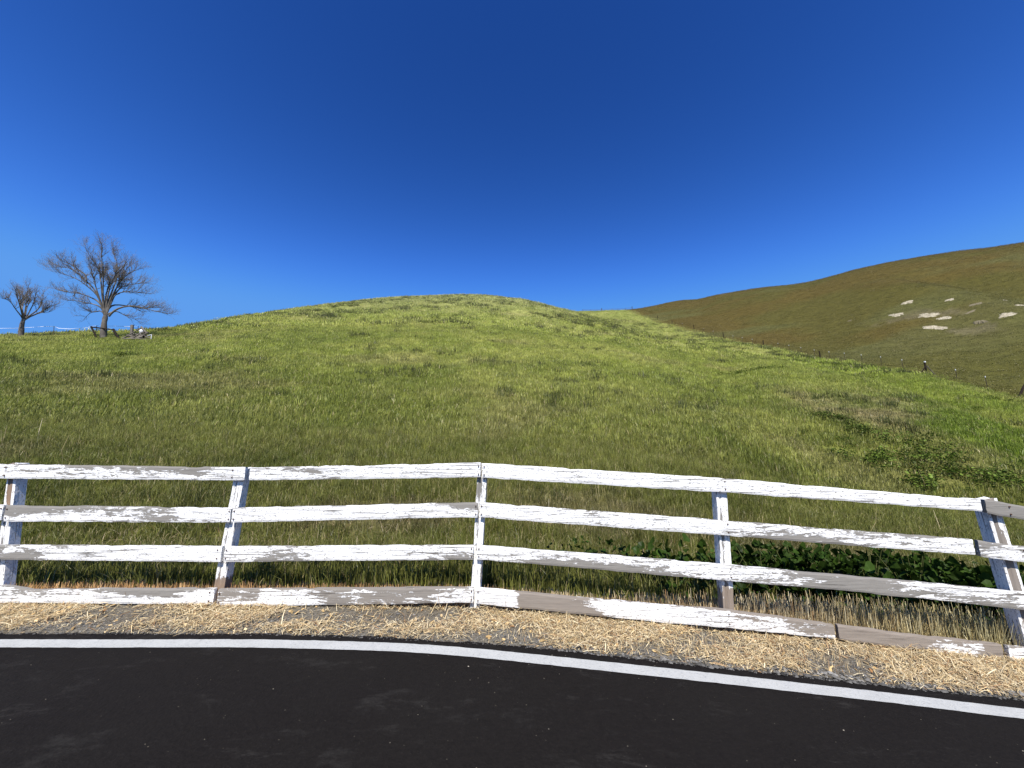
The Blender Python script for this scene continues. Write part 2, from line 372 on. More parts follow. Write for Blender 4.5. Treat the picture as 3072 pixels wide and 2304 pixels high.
line = link('white_edge_line', mesh_np('white_edge_line', Vl.reshape(-1, 3), np.stack([i, i+n_, i+n_+1, i+1], -1).reshape(-1, 4), True), mat_line())
tag(line, 'white painted edge line along the dark road', kind='structure')
# ---------------------------------------------------------------- grass, straw, gravel, weeds
def mat_blade(name, instancer, transl=.35, gloss=.02):
    N = NT(name)
    a = N.attr('gcol', 'INSTANCER' if instancer else 'GEOMETRY').outputs['Color']
    if instancer:
        b = N.attr('bv').outputs['Fac']      # per blade 0..1
        d = N.attr('bd').outputs['Fac']      # dead blade flag
        a = N.mix(1, a, N.ramp(b, [(0, (.42, .44, .42)), (.75, (.95, .95, .9)), (1, (1, 1, 1))]), 'MULTIPLY')
        a = N.mix(d, a, (.52, .43, .22))
    di = N.new('ShaderNodeBsdfDiffuse'); N.set(di.inputs[0], a)
    tr = N.new('ShaderNodeBsdfTranslucent'); N.set(tr.inputs[0], a)
    m = N.new('ShaderNodeMixShader'); m.inputs[0].default_value = transl; N.l.new(di.outputs[0], m.inputs[1]); N.l.new(tr.outputs[0], m.inputs[2])
    gl = N.new('ShaderNodeBsdfGlossy'); gl.inputs['Roughness'].default_value = .45; gl.inputs[0].default_value = (1, 1, 1, 1)
    m2 = N.new('ShaderNodeMixShader'); m2.inputs[0].default_value = gloss; N.l.new(m.outputs[0], m2.inputs[1]); N.l.new(gl.outputs[0], m2.inputs[2])
    N.l.new(m2.outputs[0], N.out.inputs[0]); return N.m
M_BLADE = mat_blade('grass_blade', True)
M_STRAW = mat_blade('dry_straw', False, .15)
M_LEAFS = mat_blade('weed_leaf', True, .2, gloss=.006)
def tuft(name, n, rad, h0, h1, w, lean, seed, dead=.06, flat=False):
    r = np.random.default_rng(seed)
    a = r.uniform(0, 2*PI, n); q = rad*np.sqrt(r.uniform(0, 1, n)); bx = np.cos(a)*q; by = np.sin(a)*q
    h = r.uniform(h0, h1, n)*(1-.3*(q/rad)**2); face = r.uniform(0, 2*PI, n); la = r.uniform(0, 2*PI, n); ln = np.abs(r.normal(0, lean, n))
    ww = w*r.uniform(.6, 1.3, n)/2
    cx, cy = np.cos(face)*ww, np.sin(face)*ww; dx, dy = np.cos(la)*ln*h, np.sin(la)*ln*h
    v = np.empty((n, 5, 3))
    v[:, 0] = np.stack([bx-cx, by-cy, 0*h-.03], -1); v[:, 1] = np.stack([bx+cx, by+cy, 0*h-.03], -1)
    v[:, 2] = np.stack([bx-cx*.75+dx*.3, by-cy*.75+dy*.3, h*.55], -1); v[:, 3] = np.stack([bx+cx*.75+dx*.3, by+cy*.75+dy*.3, h*.55], -1)
    v[:, 4] = np.stack([bx+dx, by+dy, h*(1-ln*.25)], -1)
    i = np.arange(n)[:, None]*5
    bv = np.repeat(r.uniform(0, 1, n), 5); bd = np.repeat((r.uniform(0, 1, n) < dead)*.8, 5)
    me = mesh_np(name, v.reshape(-1, 3), [i+np.array([[0, 1, 3, 2]]), i+np.array([[2, 3, 4]])], False, {'bv': ('FLOAT', bv), 'bd': ('FLOAT', bd)})
    me.materials.append(M_BLADE); return me
def leafy(name, n, rad, h0, h1, size, seed):
    """clump of broad leaves on thin stems"""
    r = np.random.default_rng(seed); V = []; F4 = []; c = 0; bv = []
    for k in range(n):
        a = r.uniform(0, 2*PI); q = rad*math.sqrt(r.uniform()); h = r.uniform(h0, h1); s = size*r.uniform(.6, 1.3)
        p = np.array([math.cos(a)*q, math.sin(a)*q, h]); nz = np.array([r.normal(0, .5), r.normal(-.35, .5), 1.]); nz /= np.linalg.norm(nz)
        t = np.cross(nz, [math.cos(a+1), math.sin(a+1), 0]); t /= np.linalg.norm(t); b = np.cross(nz, t)
        ring = [p+t*s*x+b*s*y+nz*z*s for x, y, z in ((0, -.5, 0), (.45, -.3, .1), (.5, .1, .08), (.25, .35, .05), (0, .6, -.05), (-.25, .35, .05), (-.5, .1, .08), (-.45, -.3, .1))]
        V += [p-nz*.08*s]+ring
        F4 += [(c, c+1+j, c+1+(j+1) % 8) for j in range(8)]; c += 9; bv += [r.uniform()]*9
    me = mesh_np(name, np.array(V), np.array(F4), False, {'bv': ('FLOAT', np.array(bv)), 'bd': ('FLOAT', np.zeros(len(bv)))})
    me.materials.append(M_LEAFS); return me
def scatter(name, X, Y, protos, scale, col, tilt=.12, kind='stuff', zs=None, label=None, dz=0.):
    n = len(X); Z = height(X, Y)+dz
    rot = np.stack([rng.normal(0, tilt, n), rng.normal(0, tilt, n), rng.uniform(0, 2*PI, n)], -1)
    sc = np.stack([scale, scale, scale*(zs if zs is not None else 1)], -1)
    me = bpy.data.meshes.new(name); me.vertices.add(n); me.vertices.foreach_set('co', np.stack([X, Y, Z], -1).astype(np.float32).ravel())
    for k, typ, a in (('rot', 'FLOAT_VECTOR', rot), ('scl', 'FLOAT_VECTOR', sc), ('idx', 'INT', rng.integers(0, len(protos), n)), ('gcol', 'FLOAT_COLOR', np.concatenate([col, np.ones((n, 1))], -1))):
        at = me.attributes.new(k, typ, 'POINT'); at.data.foreach_set({'INT': 'value', 'FLOAT_VECTOR': 'vector', 'FLOAT_COLOR': 'color'}[typ], np.asarray(a, np.int32 if typ == 'INT' else np.float32).ravel())
    o = link(name, me)
    g = bpy.data.node_groups.new(name, 'GeometryNodeTree'); g.is_modifier = True
    g.interface.new_socket('Geometry', in_out='INPUT', socket_type='NodeSocketGeometry'); g.interface.new_socket('Geometry', in_out='OUTPUT', socket_type='NodeSocketGeometry')
    gi = g.nodes.new('NodeGroupInput'); go = g.nodes.new('NodeGroupOutput'); ip = g.nodes.new('GeometryNodeInstanceOnPoints'); L = g.links
    jn = g.nodes.new('GeometryNodeJoinGeometry')
    for pm in protos:
        po = bpy.data.objects.new('tuft_source', pm)
        oi = g.nodes.new('GeometryNodeObjectInfo'); oi.inputs['Object'].default_value = po; oi.inputs['As Instance'].default_value = True
        L.new(oi.outputs['Geometry'], jn.inputs[0])
    def na(nm, dt):
        a = g.nodes.new('GeometryNodeInputNamedAttribute'); a.data_type = dt; a.inputs['Name'].default_value = nm; return a.outputs['Attribute']
    L.new(gi.outputs[0], ip.inputs['Points']); L.new(jn.outputs[0], ip.inputs['Instance']); ip.inputs['Pick Instance'].default_value = True
    L.new(na('idx', 'INT'), ip.inputs['Instance Index']); L.new(na('rot', 'FLOAT_VECTOR'), ip.inputs['Rotation']); L.new(na('scl', 'FLOAT_VECTOR'), ip.inputs['Scale'])
    L.new(ip.outputs[0], go.inputs[0])
    md = o.modifiers.new('scatter', 'NODES'); md.node_group = g
    tag(o, label, kind=kind); return o
railY = lambda X: np.interp(X, [-8, -5, -.3, 2, 4.3, 7], [4.05, 4.05, 3.97, 3.78, 3.62, 3.5])
def wedge(n, y0, y1, p=1.0, umax=1.5):
    """n points in the view fan between distances y0 and y1"""
    t = rng.uniform(0, 1, n); Y = (y0**(1+p)+(y1**(1+p)-y0**(1+p))*t)**(1/(1+p)); return rng.uniform(-umax, umax, n)*Y, Y
fine = [tuft('fine_tuft', 36, .15, .10, .27, .0075, .45, s, .07) for s in range(5)]
mid = [tuft('mid_tuft', 46, .34, .10, .30, .018, .42, 20+s, .06) for s in range(4)]
wide = [tuft('wide_tuft', 52, .9, .09, .30, .050, .4, 40+s, .05) for s in range(4)]
def grow(name, n, y0, y1, protos, s0, s1, p=1., keep=None, label=None, umax=1.5):
    X, Y = wedge(n, y0, y1, p, umax)
    k = rng.uniform(0, 1, n) > brown_mask(X, Y)
    front = Y > railY(X)+.50+(fbm(X*2, X*0, 8)-.5)*.16
    k &= front
    k &= rng.uniform(0, 1, n) > dry_mask(X, Y)*.45
    X, Y = X[k], Y[k]; r = rng.uniform(0, 1, len(X))
    hgt = .55+.9*fbm(X*.4, Y*.4, 111, 4)+.75*(1-sstep(4.7, 6.0, Y))+lush_mask(X, Y)*.35
    hgt *= 1-.45*dry_mask(X, Y)
    sc = rng.uniform(s0, s1, len(X))
    return scatter(name, X, Y, protos, sc, grass_colour(X, Y, r), .10, zs=hgt, label=label)
grow('near_grass', 30000, 4.4, 12.5, fine, .8, 1.3, .55, label='green spring grass just behind the white fence', umax=3.0)
grow('hillside_grass', 60000, 12, 46, mid, .8, 1.3, .6, label='green grass covering the lower slope', umax=2.15)
grow('hilltop_grass', 62000, 44, 215, wide, .8, 1.4, .45, label='pale green grass on the upper slope', umax=1.8)
# darker tussocks that stand out of the sward
def tussocks(name, n, y0, y1, protos, s0, s1, label):
    X, Y = wedge(n, y0, y1, .5); m = fbm(X*.35, Y*.7, 121, 3)*.7+fbm(X*.06, Y*.09, 123, 3)*.18+.06
    k = (rng.uniform(0, 1, n) < sstep(.56, .66, m)) & (brown_mask(X, Y) < .3); X, Y = X[k], Y[k]
    r = rng.uniform(0, 1, len(X)); c = np.array([.115, .13, .034])*(.6+.7*r[:, None])
    return scatter(name, X, Y, protos, rng.uniform(s0, s1, len(X)), c, .1, zs=rng.uniform(1.0, 1.7, len(X)), label=label)
tussocks('dark_tussocks', 26000, 16, 130, mid, .9, 1.6, 'darker green tussocks dotted over the hill')
tussocks('crest_tussocks', 60000, 45, 130, mid, 1.1, 2.0, 'dark low tussocks streaking the crown of the hill')
tussocks('dark_sedge', 3000, 6, 24, fine, .8, 1.3, 'dark green tufts in the lower grass')
# short growth on the rusty hill beyond the wire fence
X, Y = wedge(130000, 26, 200, .6, 2.0); k = (brown_mask(X, Y) > .4) & (X > 0); X, Y = X[k], Y[k]; r = rng.uniform(0, 1, len(X))
scatter('rusty_pasture', X, Y, wide, rng.uniform(.7, 1.3, len(X)), brown_colour(X, Y, r), .1, zs=rng.uniform(.15, .42, len(X)), label='short rust and olive pasture on the far hill')
# fallen straw and stubble by the fence
def strips(n, X, Y, Z, L, Wd, az, el, col, name, label, bend=.2):
    d = np.stack([np.cos(az)*np.cos(el), np.sin(az)*np.cos(el), np.sin(el)], -1)
    s = np.stack([-np.sin(az), np.cos(az), rng.normal(0, .3, n)], -1); up_ = np.cross(d, s)
    P = np.stack([X, Y, Z], -1); v = np.empty((n, 6, 3)); b = rng.normal(0, bend, n)[:, None]*L[:, None]
    w = Wd[:, None]/2
    b2 = np.where(np.abs(el)[:, None] < .6, np.abs(b), b)
    v[:, 0] = P-s*w; v[:, 1] = P+s*w; v[:, 2] = P+d*L[:, None]*.5-s*w+up_*b2*.35; v[:, 3] = P+d*L[:, None]*.5+s*w+up_*b2*.35
    v[:, 4] = P+d*L[:, None]-s*w*.6; v[:, 5] = P+d*L[:, None]+s*w*.6
    i = np.arange(n)[:, None]*6
    me = mesh_np(name, v.reshape(-1, 3), [np.concatenate([i+np.array([[0, 1, 3, 2]]), i+np.array([[2, 3, 5, 4]])])], False,
        {'gcol': ('FLOAT_COLOR', np.repeat(np.concatenate([col, np.ones((n, 1))], -1), 6, 0))})
    o = link(name, me, M_STRAW); tag(o, label, kind='stuff'); return o
def straw_tone(n):
    c = np.array([[.66, .51, .28], [.54, .40, .21], [.78, .66, .42], [.36, .21, .10], [.56, .46, .30]])[rng.choice(5, n, p=[.32, .24, .18, .13, .13])]
    return c*rng.uniform(.55, 1.15, (n, 1))
n = 130000; X = rng.uniform(-6.8, 6.8, n); e = edge(X); r_ = rng.uniform(0, 1, n); Y = e+.02+(railY(X)+.25-e)*r_
den = fbm(X*1.6, Y*2.6, 131, 4)+.16*sstep(-.8, 1.5, X)+.16*sstep(.5, .85, r_)-.10
near_e = sstep(.0, .20, (Y-e)+(fbm(X*5, Y*5, 133)-.5)*.2)
k = rng.uniform(0, 1, n) < (.05+sstep(.27, .55, den))*(.12+.88*near_e)*.95; X, Y = X[k], Y[k]; n = len(X)
Z = height(X, Y)+np.abs(rng.normal(0, .012, n))+.002
strips(n, X, Y, Z, rng.gamma(1.6, .024, n)+.010, rng.uniform(.0018, .0055, n), rng.uniform(0, 2*PI, n), rng.normal(0, .22, n), straw_tone(n), 'fallen_straw', 'loose golden straw lying along the road verge', .3)
n = 420; X = rng.uniform(-6.5, 6.5, n); e = edge(X); Y = e+.05+(railY(X)-.02-e)*rng.uniform(0, 1, n)**.8
strips(n, X, Y, height(X, Y)+.008, rng.uniform(.02, .05, n), rng.uniform(.012, .028, n), rng.uniform(0, 2*PI, n), rng.normal(.1, .35, n), straw_tone(n)*np.array([1, .9, .75])*.9, 'leaf_litter', 'curled dead leaves lying among the verge straw', .6)
# short cut stalks standing in the verge and behind the bottom rail
n = 13000; X = rng.uniform(-6.5, 6.5, n); fr = rng.uniform(0, 1, n); Y = railY(X)+.06+.22*fr+(X > 1)*rng.uniform(0, .16, n)
h = rng.uniform(.10, .20, n)*(1+.9*sstep(.5, 3.5, X))*(1-.1*fr)
c = straw_tone(n); red = (1-sstep(-1.5, 1.5, X+(fbm(X*1.5, Y, 141)-.5)*3))[:, None]*.7; c = c*(1-red)+np.array([.58, .31, .11])*red*rng.uniform(.6, 1.3, (n, 1))
gr = (sstep(2.0, 4.5, X))[:, None]*.45; c = c*(1-gr)+np.array([.30, .30, .11])*gr
strips(n, X, Y, height(X, Y)-.01, h, rng.uniform(.003, .006, n), rng.uniform(0, 2*PI, n), rng.normal(PI/2, .33, n), c, 'cut_stubble', 'upright cut stubble standing behind the bottom board', .12)
n = 3600; X = rng.uniform(-1.2, 6.5, n); e = edge(X); Y = e+.12+(railY(X)-.06-e-.1)*rng.uniform(0, 1, n)
k = rng.uniform(0, 1, n) < sstep(-1.2, 2, X)*.9+.05; X, Y = X[k], Y[k]; n = len(X)
strips(n, X, Y, height(X, Y)-.005, rng.uniform(.02, .07, n), rng.uniform(.002, .004, n), rng.uniform(0, 2*PI, n), rng.normal(PI/2, .3, n), straw_tone(n), 'verge_stubble', 'short upright straw stubs in the right hand verge', .15)
# tall dead stalks in the grass
n = 260; X, Y = wedge(n, 5, 13, .3, 1.35); k = (dry_mask(X, Y) > .1) | (rng.uniform(0, 1, n) < .25) | ((X > 4) & (Y < 10)); X, Y = X[k], Y[k]; n = len(X)
strips(n, X, Y, height(X, Y), rng.uniform(.35, .75, n), rng.uniform(.003, .006, n), rng.uniform(0, 2*PI, n), rng.normal(PI/2, .35, n), straw_tone(n)*.8, 'dead_stalks', 'thin pale dead stalks standing in the grass', .25)
# dead thatch among the shoots by the fence
n = 16000; X = rng.uniform(-7, 7, n); Y = 4.8+rng.gamma(1.5, .55, n)
strips(n, X, Y, height(X, Y)+rng.uniform(0, .10, n), rng.uniform(.06, .2, n), rng.uniform(.002, .005, n), rng.uniform(0, 2*PI, n), rng.normal(.5, .45, n), straw_tone(n)*.62, 'dead_thatch', 'brown dead thatch under the green grass', .3)
# gravel along the broken asphalt edge
def pebbles(n, X, Y, Z, s, name, label, cols):
    ico = np.array([(0, 0, 1), (.9, 0, .2), (.28, .85, .25), (-.72, .53, .2), (-.72, -.53, .25), (.28, -.85, .2), (0, 0, -.6)])
    f = np.array([(0, 1, 2), (0, 2, 3), (0, 3, 4), (0, 4, 5), (0, 5, 1), (6, 2, 1), (6, 3, 2), (6, 4, 3), (6, 5, 4), (6, 1, 5)])
    v = ico[None]*rng.uniform(.65, 1.25, (n, 7, 3)); a = rng.uniform(0, 2*PI, n); ca, sa = np.cos(a)[:, None], np.sin(a)[:, None]
    x = v[..., 0]*ca-v[..., 1]*sa; y = v[..., 0]*sa+v[..., 1]*ca; v = np.stack([x, y, v[..., 2]*.65], -1)*s[:, None, None]+np.stack([X, Y, Z], -1)[:, None]
    me = mesh_np(name, v.reshape(-1, 3), (f[None]+np.arange(n)[:, None, None]*7).reshape(-1, 3), False, {'gcol': ('FLOAT_COLOR', np.repeat(np.concatenate([cols, np.ones((n, 1))], -1), 7, 0))})
    N = NT(name); N.principled(N.attr('gcol').outputs['Color'], .9, None, .2); o = link(name, me, N.m); tag(o, label, kind='stuff')
n = 30000; X = rng.uniform(-6.8, 6.8, n); q = rng.gamma(1.5, .17, n); Y = edge(X)-.03+q; k = Y < railY(X)+.1; X, Y, q = X[k], Y[k], q[k]; n = len(X)
s = rng.gamma(2.0, .0016, n)+.002; s *= 1+.9*(q < .14)*(X > .3)
g = rng.uniform(.04, .22, n)[:, None]*np.array([1, .95, .86]); g *= np.where((q < .1)[:, None], .6, 1)
pebbles(n, X, Y, np.where(q < .04, base(X)+.012, height(X, Y))+s*.15, s, 'gravel', 'small grey gravel along the edge of the asphalt', g)
n = 240; X = rng.uniform(-5, 5, n); Y = 1.4+rng.beta(2.2, 1, n)*1.85; k = Y < edge(X)-.03; X, Y = X[k], Y[k]; n = len(X)
g = rng.uniform(.08, .35, n)[:, None]*np.array([1, .88, .68])
pebbles(n, X, Y, base(X)+roadz(X, Y)+.001, rng.gamma(2, .0009, n)+.0010, 'road_grit', 'pale grit scattered over the asphalt', g)
# broad dark weeds
weed = [leafy('weed_clump', 60, .32, .02, .32, .06, 60+s) for s in range(3)]
def weeds(name, spots, label, tone=(.06, .11, .016), zs=1.):
    XX = []; YY = []
    for cx, cy, rx, ry, n in spots:
        a = rng.uniform(0, 2*PI, n); q = np.sqrt(rng.uniform(0, 1, n)); XX.append(cx+np.cos(a)*q*rx); YY.append(cy+np.sin(a)*q*ry)
    X = np.concatenate(XX); Y = np.concatenate(YY); r = rng.uniform(.5, 1.4, (len(X), 1))
    scatter(name, X, Y, weed, rng.uniform(.7, 1.3, len(X)), np.array(tone)*r, .15, zs=np.full(len(X), zs), label=label)
weeds('fence_weeds', [(2.2, 4.8, 1.0, .25, 12), (3.0, 4.8, .7, .35, 28), (4.3, 4.75, 1.5, .5, 85), (6.2, 4.6, 1.2, .45, 60)], 'dense dark broadleaf weeds behind the right half of the fence', (.035, .066, .010), 1.6)
weeds('gully_weeds', [(15.3, 15.5, 2.0, 1.2, 20), (14.6, 14.0, 1.9, 1.2, 24), (15.0, 12.9, 2.0, .9, 22), (17.5, 13.0, 2.4, 1.0, 18), (13.4, 14.8, 1.0, .7, 9)], 'low dark weeds in the gully beyond the fence', (.13, .185, .032), 1.0)
weeds('slope_weeds', [(15.4, 19.2, .5, .35, 14), (15.7, 18.5, .5, .4, 16), (15.6, 17.6, .45, .4, 14), (15.4, 17.0, .3, .3, 9), (37.5, 31.8, 1.6, .5, 22), (43, 34, 2.4, .5, 22), (-29, 27.9, .9, .35, 12), (48, 52.6, 3.0, .8, 40), (49, 49.5, 1.5, .4, 14), (20.2, 33.5, 2.5, .5, 26), (24, 34.5, 1.5, .4, 12)], 'scattered dark weed patches on the slope', (.095, .135, .026), .8)
# ---------------------------------------------------------------- white board fence by the road
def mat_painted():
    N = NT('peeling_white_paint'); c0 = N.new('ShaderNodeTexCoord').outputs['Object']
    info = N.new('ShaderNodeObjectInfo').outputs['Random']
    off = N.new('ShaderNodeCombineXYZ'); N.l.new(N.math('MULTIPLY', info, 37.), off.inputs[0]); N.l.new(N.math('MULTIPLY', info, 91.), off.inputs[1])
    def vec(sc):
        a = N.new('ShaderNodeVectorMath', operation='ADD'); N.l.new(c0, a.inputs[0]); N.l.new(off.outputs[0], a.inputs[1])
        m = N.new('ShaderNodeMapping'); m.inputs['Scale'].default_value = sc; N.l.new(a.outputs[0], m.inputs[0]); return m.outputs[0]
    wear = N.attr('wear').outputs['Fac']
    big = N.noise(vec((3.6, 15, 24)), 1.0, 6, .66, .5)
    fine = N.noise(vec((9, 60, 85)), 1.0, 4, .6, .5)
    crack = N.noise(vec((2.6, 90, 150)), 1.0, 3, .55, .2)
    rag = N.noise(vec((26, 40, 60)), 1.0, 4, .7, .3)
    t = N.math('ADD', N.math('ADD', N.math('MULTIPLY', big, .55), N.math('MULTIPLY', fine, .26)), N.math('MULTIPLY', rag, .23))
    t = N.math('ADD', t, N.math('MULTIPLY', N.math('SUBTRACT', wear, .5), .55))
    bare = N.ramp(t, [(.533, 0), (.546, 1)])
    cr = N.math('MULTIPLY', N.ramp(crack, [(.60, 0), (.62, 1)]), N.ramp(N.noise(vec((3, 6, 8)), 1., 2), [(.36, 0), (.46, 1)]))
    speck = N.ramp(N.noise(vec((45, 90, 130)), 1., 2, .5), [(.62, 0), (.64, .85)])
    bare = N.math('MAXIMUM', N.math('MAXIMUM', bare, cr), speck)
    grain = N.noise(vec((3.5, 70, 130)), 1.0, 5, .65, .6); g2 = N.noise(vec((1.2, 8, 12)), 1., 3)
    wood = N.mix(grain, (.10, .092, .08), (.34, .32, .285)); wood = N.mix(N.ramp(g2, [(.35, 0), (.7, .55)]), wood, (.235, .215, .19))
    rust = N.attr('rust').outputs['Fac']; wood = N.mix(rust, wood, N.mix(grain, (.16, .08, .035), (.34, .20, .10)))
    wood = N.mix(N.ramp(crack, [(.64, 0), (.68, .8)]), wood, (.035, .028, .022))
    dirt = N.noise(vec((4, 14, 20)), 1., 5, .7)
    paint = N.mix(N.ramp(dirt, [(.45, 0), (.75, .5)]), (.80, .79, .765), (.62, .60, .56))
    col = N.mix(bare, paint, wood)
    h = N.math('SUBTRACT', N.math('MULTIPLY', grain, .25), bare)
    rough = N.math('ADD', N.math('MULTIPLY', bare, .35), .5)
    N.principled(col, rough, N.bump(h, .7, .003), .25); return N.m
M_PAINT = mat_painted()
def board(name, st, parent, thick=.038, wear=None, rust=0., seed=0, jag=.006, nseg=None):
    """board with its long side along local X. st: stations (X, Y, z_top, z_bottom) of the front face."""
    st = np.array(st, float); L = np.concatenate([[0], np.cumsum(np.linalg.norm(np.diff(st[:, :2], axis=0), axis=1))])
    n = nseg or max(14, int(L[-1]*26)); s = np.linspace(0, L[-1], n+1)
    Q = np.stack([np.interp(s, L, st[:, j]) for j in range(4)], -1)
    ang = math.atan2(st[-1, 1]-st[0, 1], st[-1, 0]-st[0, 0]); o3 = np.array([st[0, 0], st[0, 1], (st[0, 2]+st[0, 3])/2])
    r = np.random.default_rng(seed+500); K = 8
    chip_t = (fbm(s*9, s*0, seed+1, 4)-.5)*.012+np.where(vnoise(s*5.5, s*0, seed+3) > .82, -.006, 0); chip_b = (fbm(s*9, s*0, seed+2, 4)-.5)*.012
    zt = Q[:, 2]+chip_t; zb = Q[:, 3]+chip_b
    bow = (fbm(s*.9, s*0, seed+7, 2)-.5)*.012
    ring = []
    fv = np.linspace(0, 1, K+1)
    ca, sa = math.cos(ang), math.sin(ang); nx, ny = sa, -ca            # outward (towards the road)
    ends = np.zeros((n+1, 1)); 
    for v in fv:                                                        # front face, bottom to top
        e = .004 if v in (0., 1.) else 0
        z = zb*(1-v)+zt*v; d = bow-e+(vnoise(s*40, s*0+v*9, seed+11)-.5)*.0012
        ring.append(np.stack([Q[:, 0]+nx*d, Q[:, 1]+ny*d, z], -1))
    for v in (1., 0.):
        z = zb*(1-v)+zt*v; d = bow-thick+.0*v
        ring.append(np.stack([Q[:, 0]+nx*d, Q[:, 1]+ny*d, z-.002*(v*2-1)], -1))
    V = np.stack(ring, 1); R = V.shape[1]                              # (n+1, R, 3)
    for end, sg in ((0, 1), (-1, -1)):                                 # ragged sawn ends
        j = r.uniform(0, jag, R)[:, None]*sg; V[end, :, 0] += j[:, 0]*ca; V[end, :, 1] += j[:, 0]*sa
    W_ = np.zeros((n+1, R)); wv = wear if wear is not None else [(0, .3), (1, .3)]
    for kk in range(R):
        v = fv[kk] if kk <= K else (1.0 if kk == K+1 else 0.)
        W_[:, kk] = sum_wear(s/L[-1], v, wv)
        if kk > K: W_[:, kk] += .15
        if kk == K: W_[:, kk] += .12
    P = V.reshape(-1, 3)-o3; c, s_ = math.cos(-ang), math.sin(-ang)
    P = np.stack([P[:, 0]*c-P[:, 1]*s_, P[:, 0]*s_+P[:, 1]*c, P[:, 2]], -1)
    i = np.arange(n)[:, None]*R; k = np.arange(R)[None]; k2 = (k+1) % R
    F = np.stack([i+k, i+R+k, i+R+k2, i+k2], -1).reshape(-1, 4)
    # end caps as quads strips
    caps = []
    for b in (0, n*R):
        f1 = [(b+K+1+1, b+0, b+1, b+K+1)] if False else []
        c0 = [b+q for q in range(R)]; caps.append(c0 if b == 0 else c0[::-1])
    ru = np.full(P.shape[0], rust) if np.isscalar(rust) else np.repeat(np.interp(s/L[-1], [q[0] for q in rust], [q[1] for q in rust]), R)
    me = mesh_np(name, P, [F, np.array([caps[0][::-1][::-1]]), np.array([caps[1]])], False, {'wear': ('FLOAT', W_.ravel()), 'rust': ('FLOAT', ru)})
    return link(name, me, M_PAINT, parent, o3, (0, 0, ang))
def sum_wear(f, v, wv):
    """wv: list of (f, wear) or (f, wear at bottom, wear at top)"""
    fs = [w[0] for w in wv]; lo = [w[1] for w in wv]; hi = [w[2] if len(w) > 2 else w[1] for w in wv]
    return np.interp(f, fs, lo)*(1-v)+np.interp(f, fs, hi)*v
fence = empty('board_fence', (0, 0, 0))
tag(fence, 'weathered white four board fence with peeling paint beside the road', 'fence')
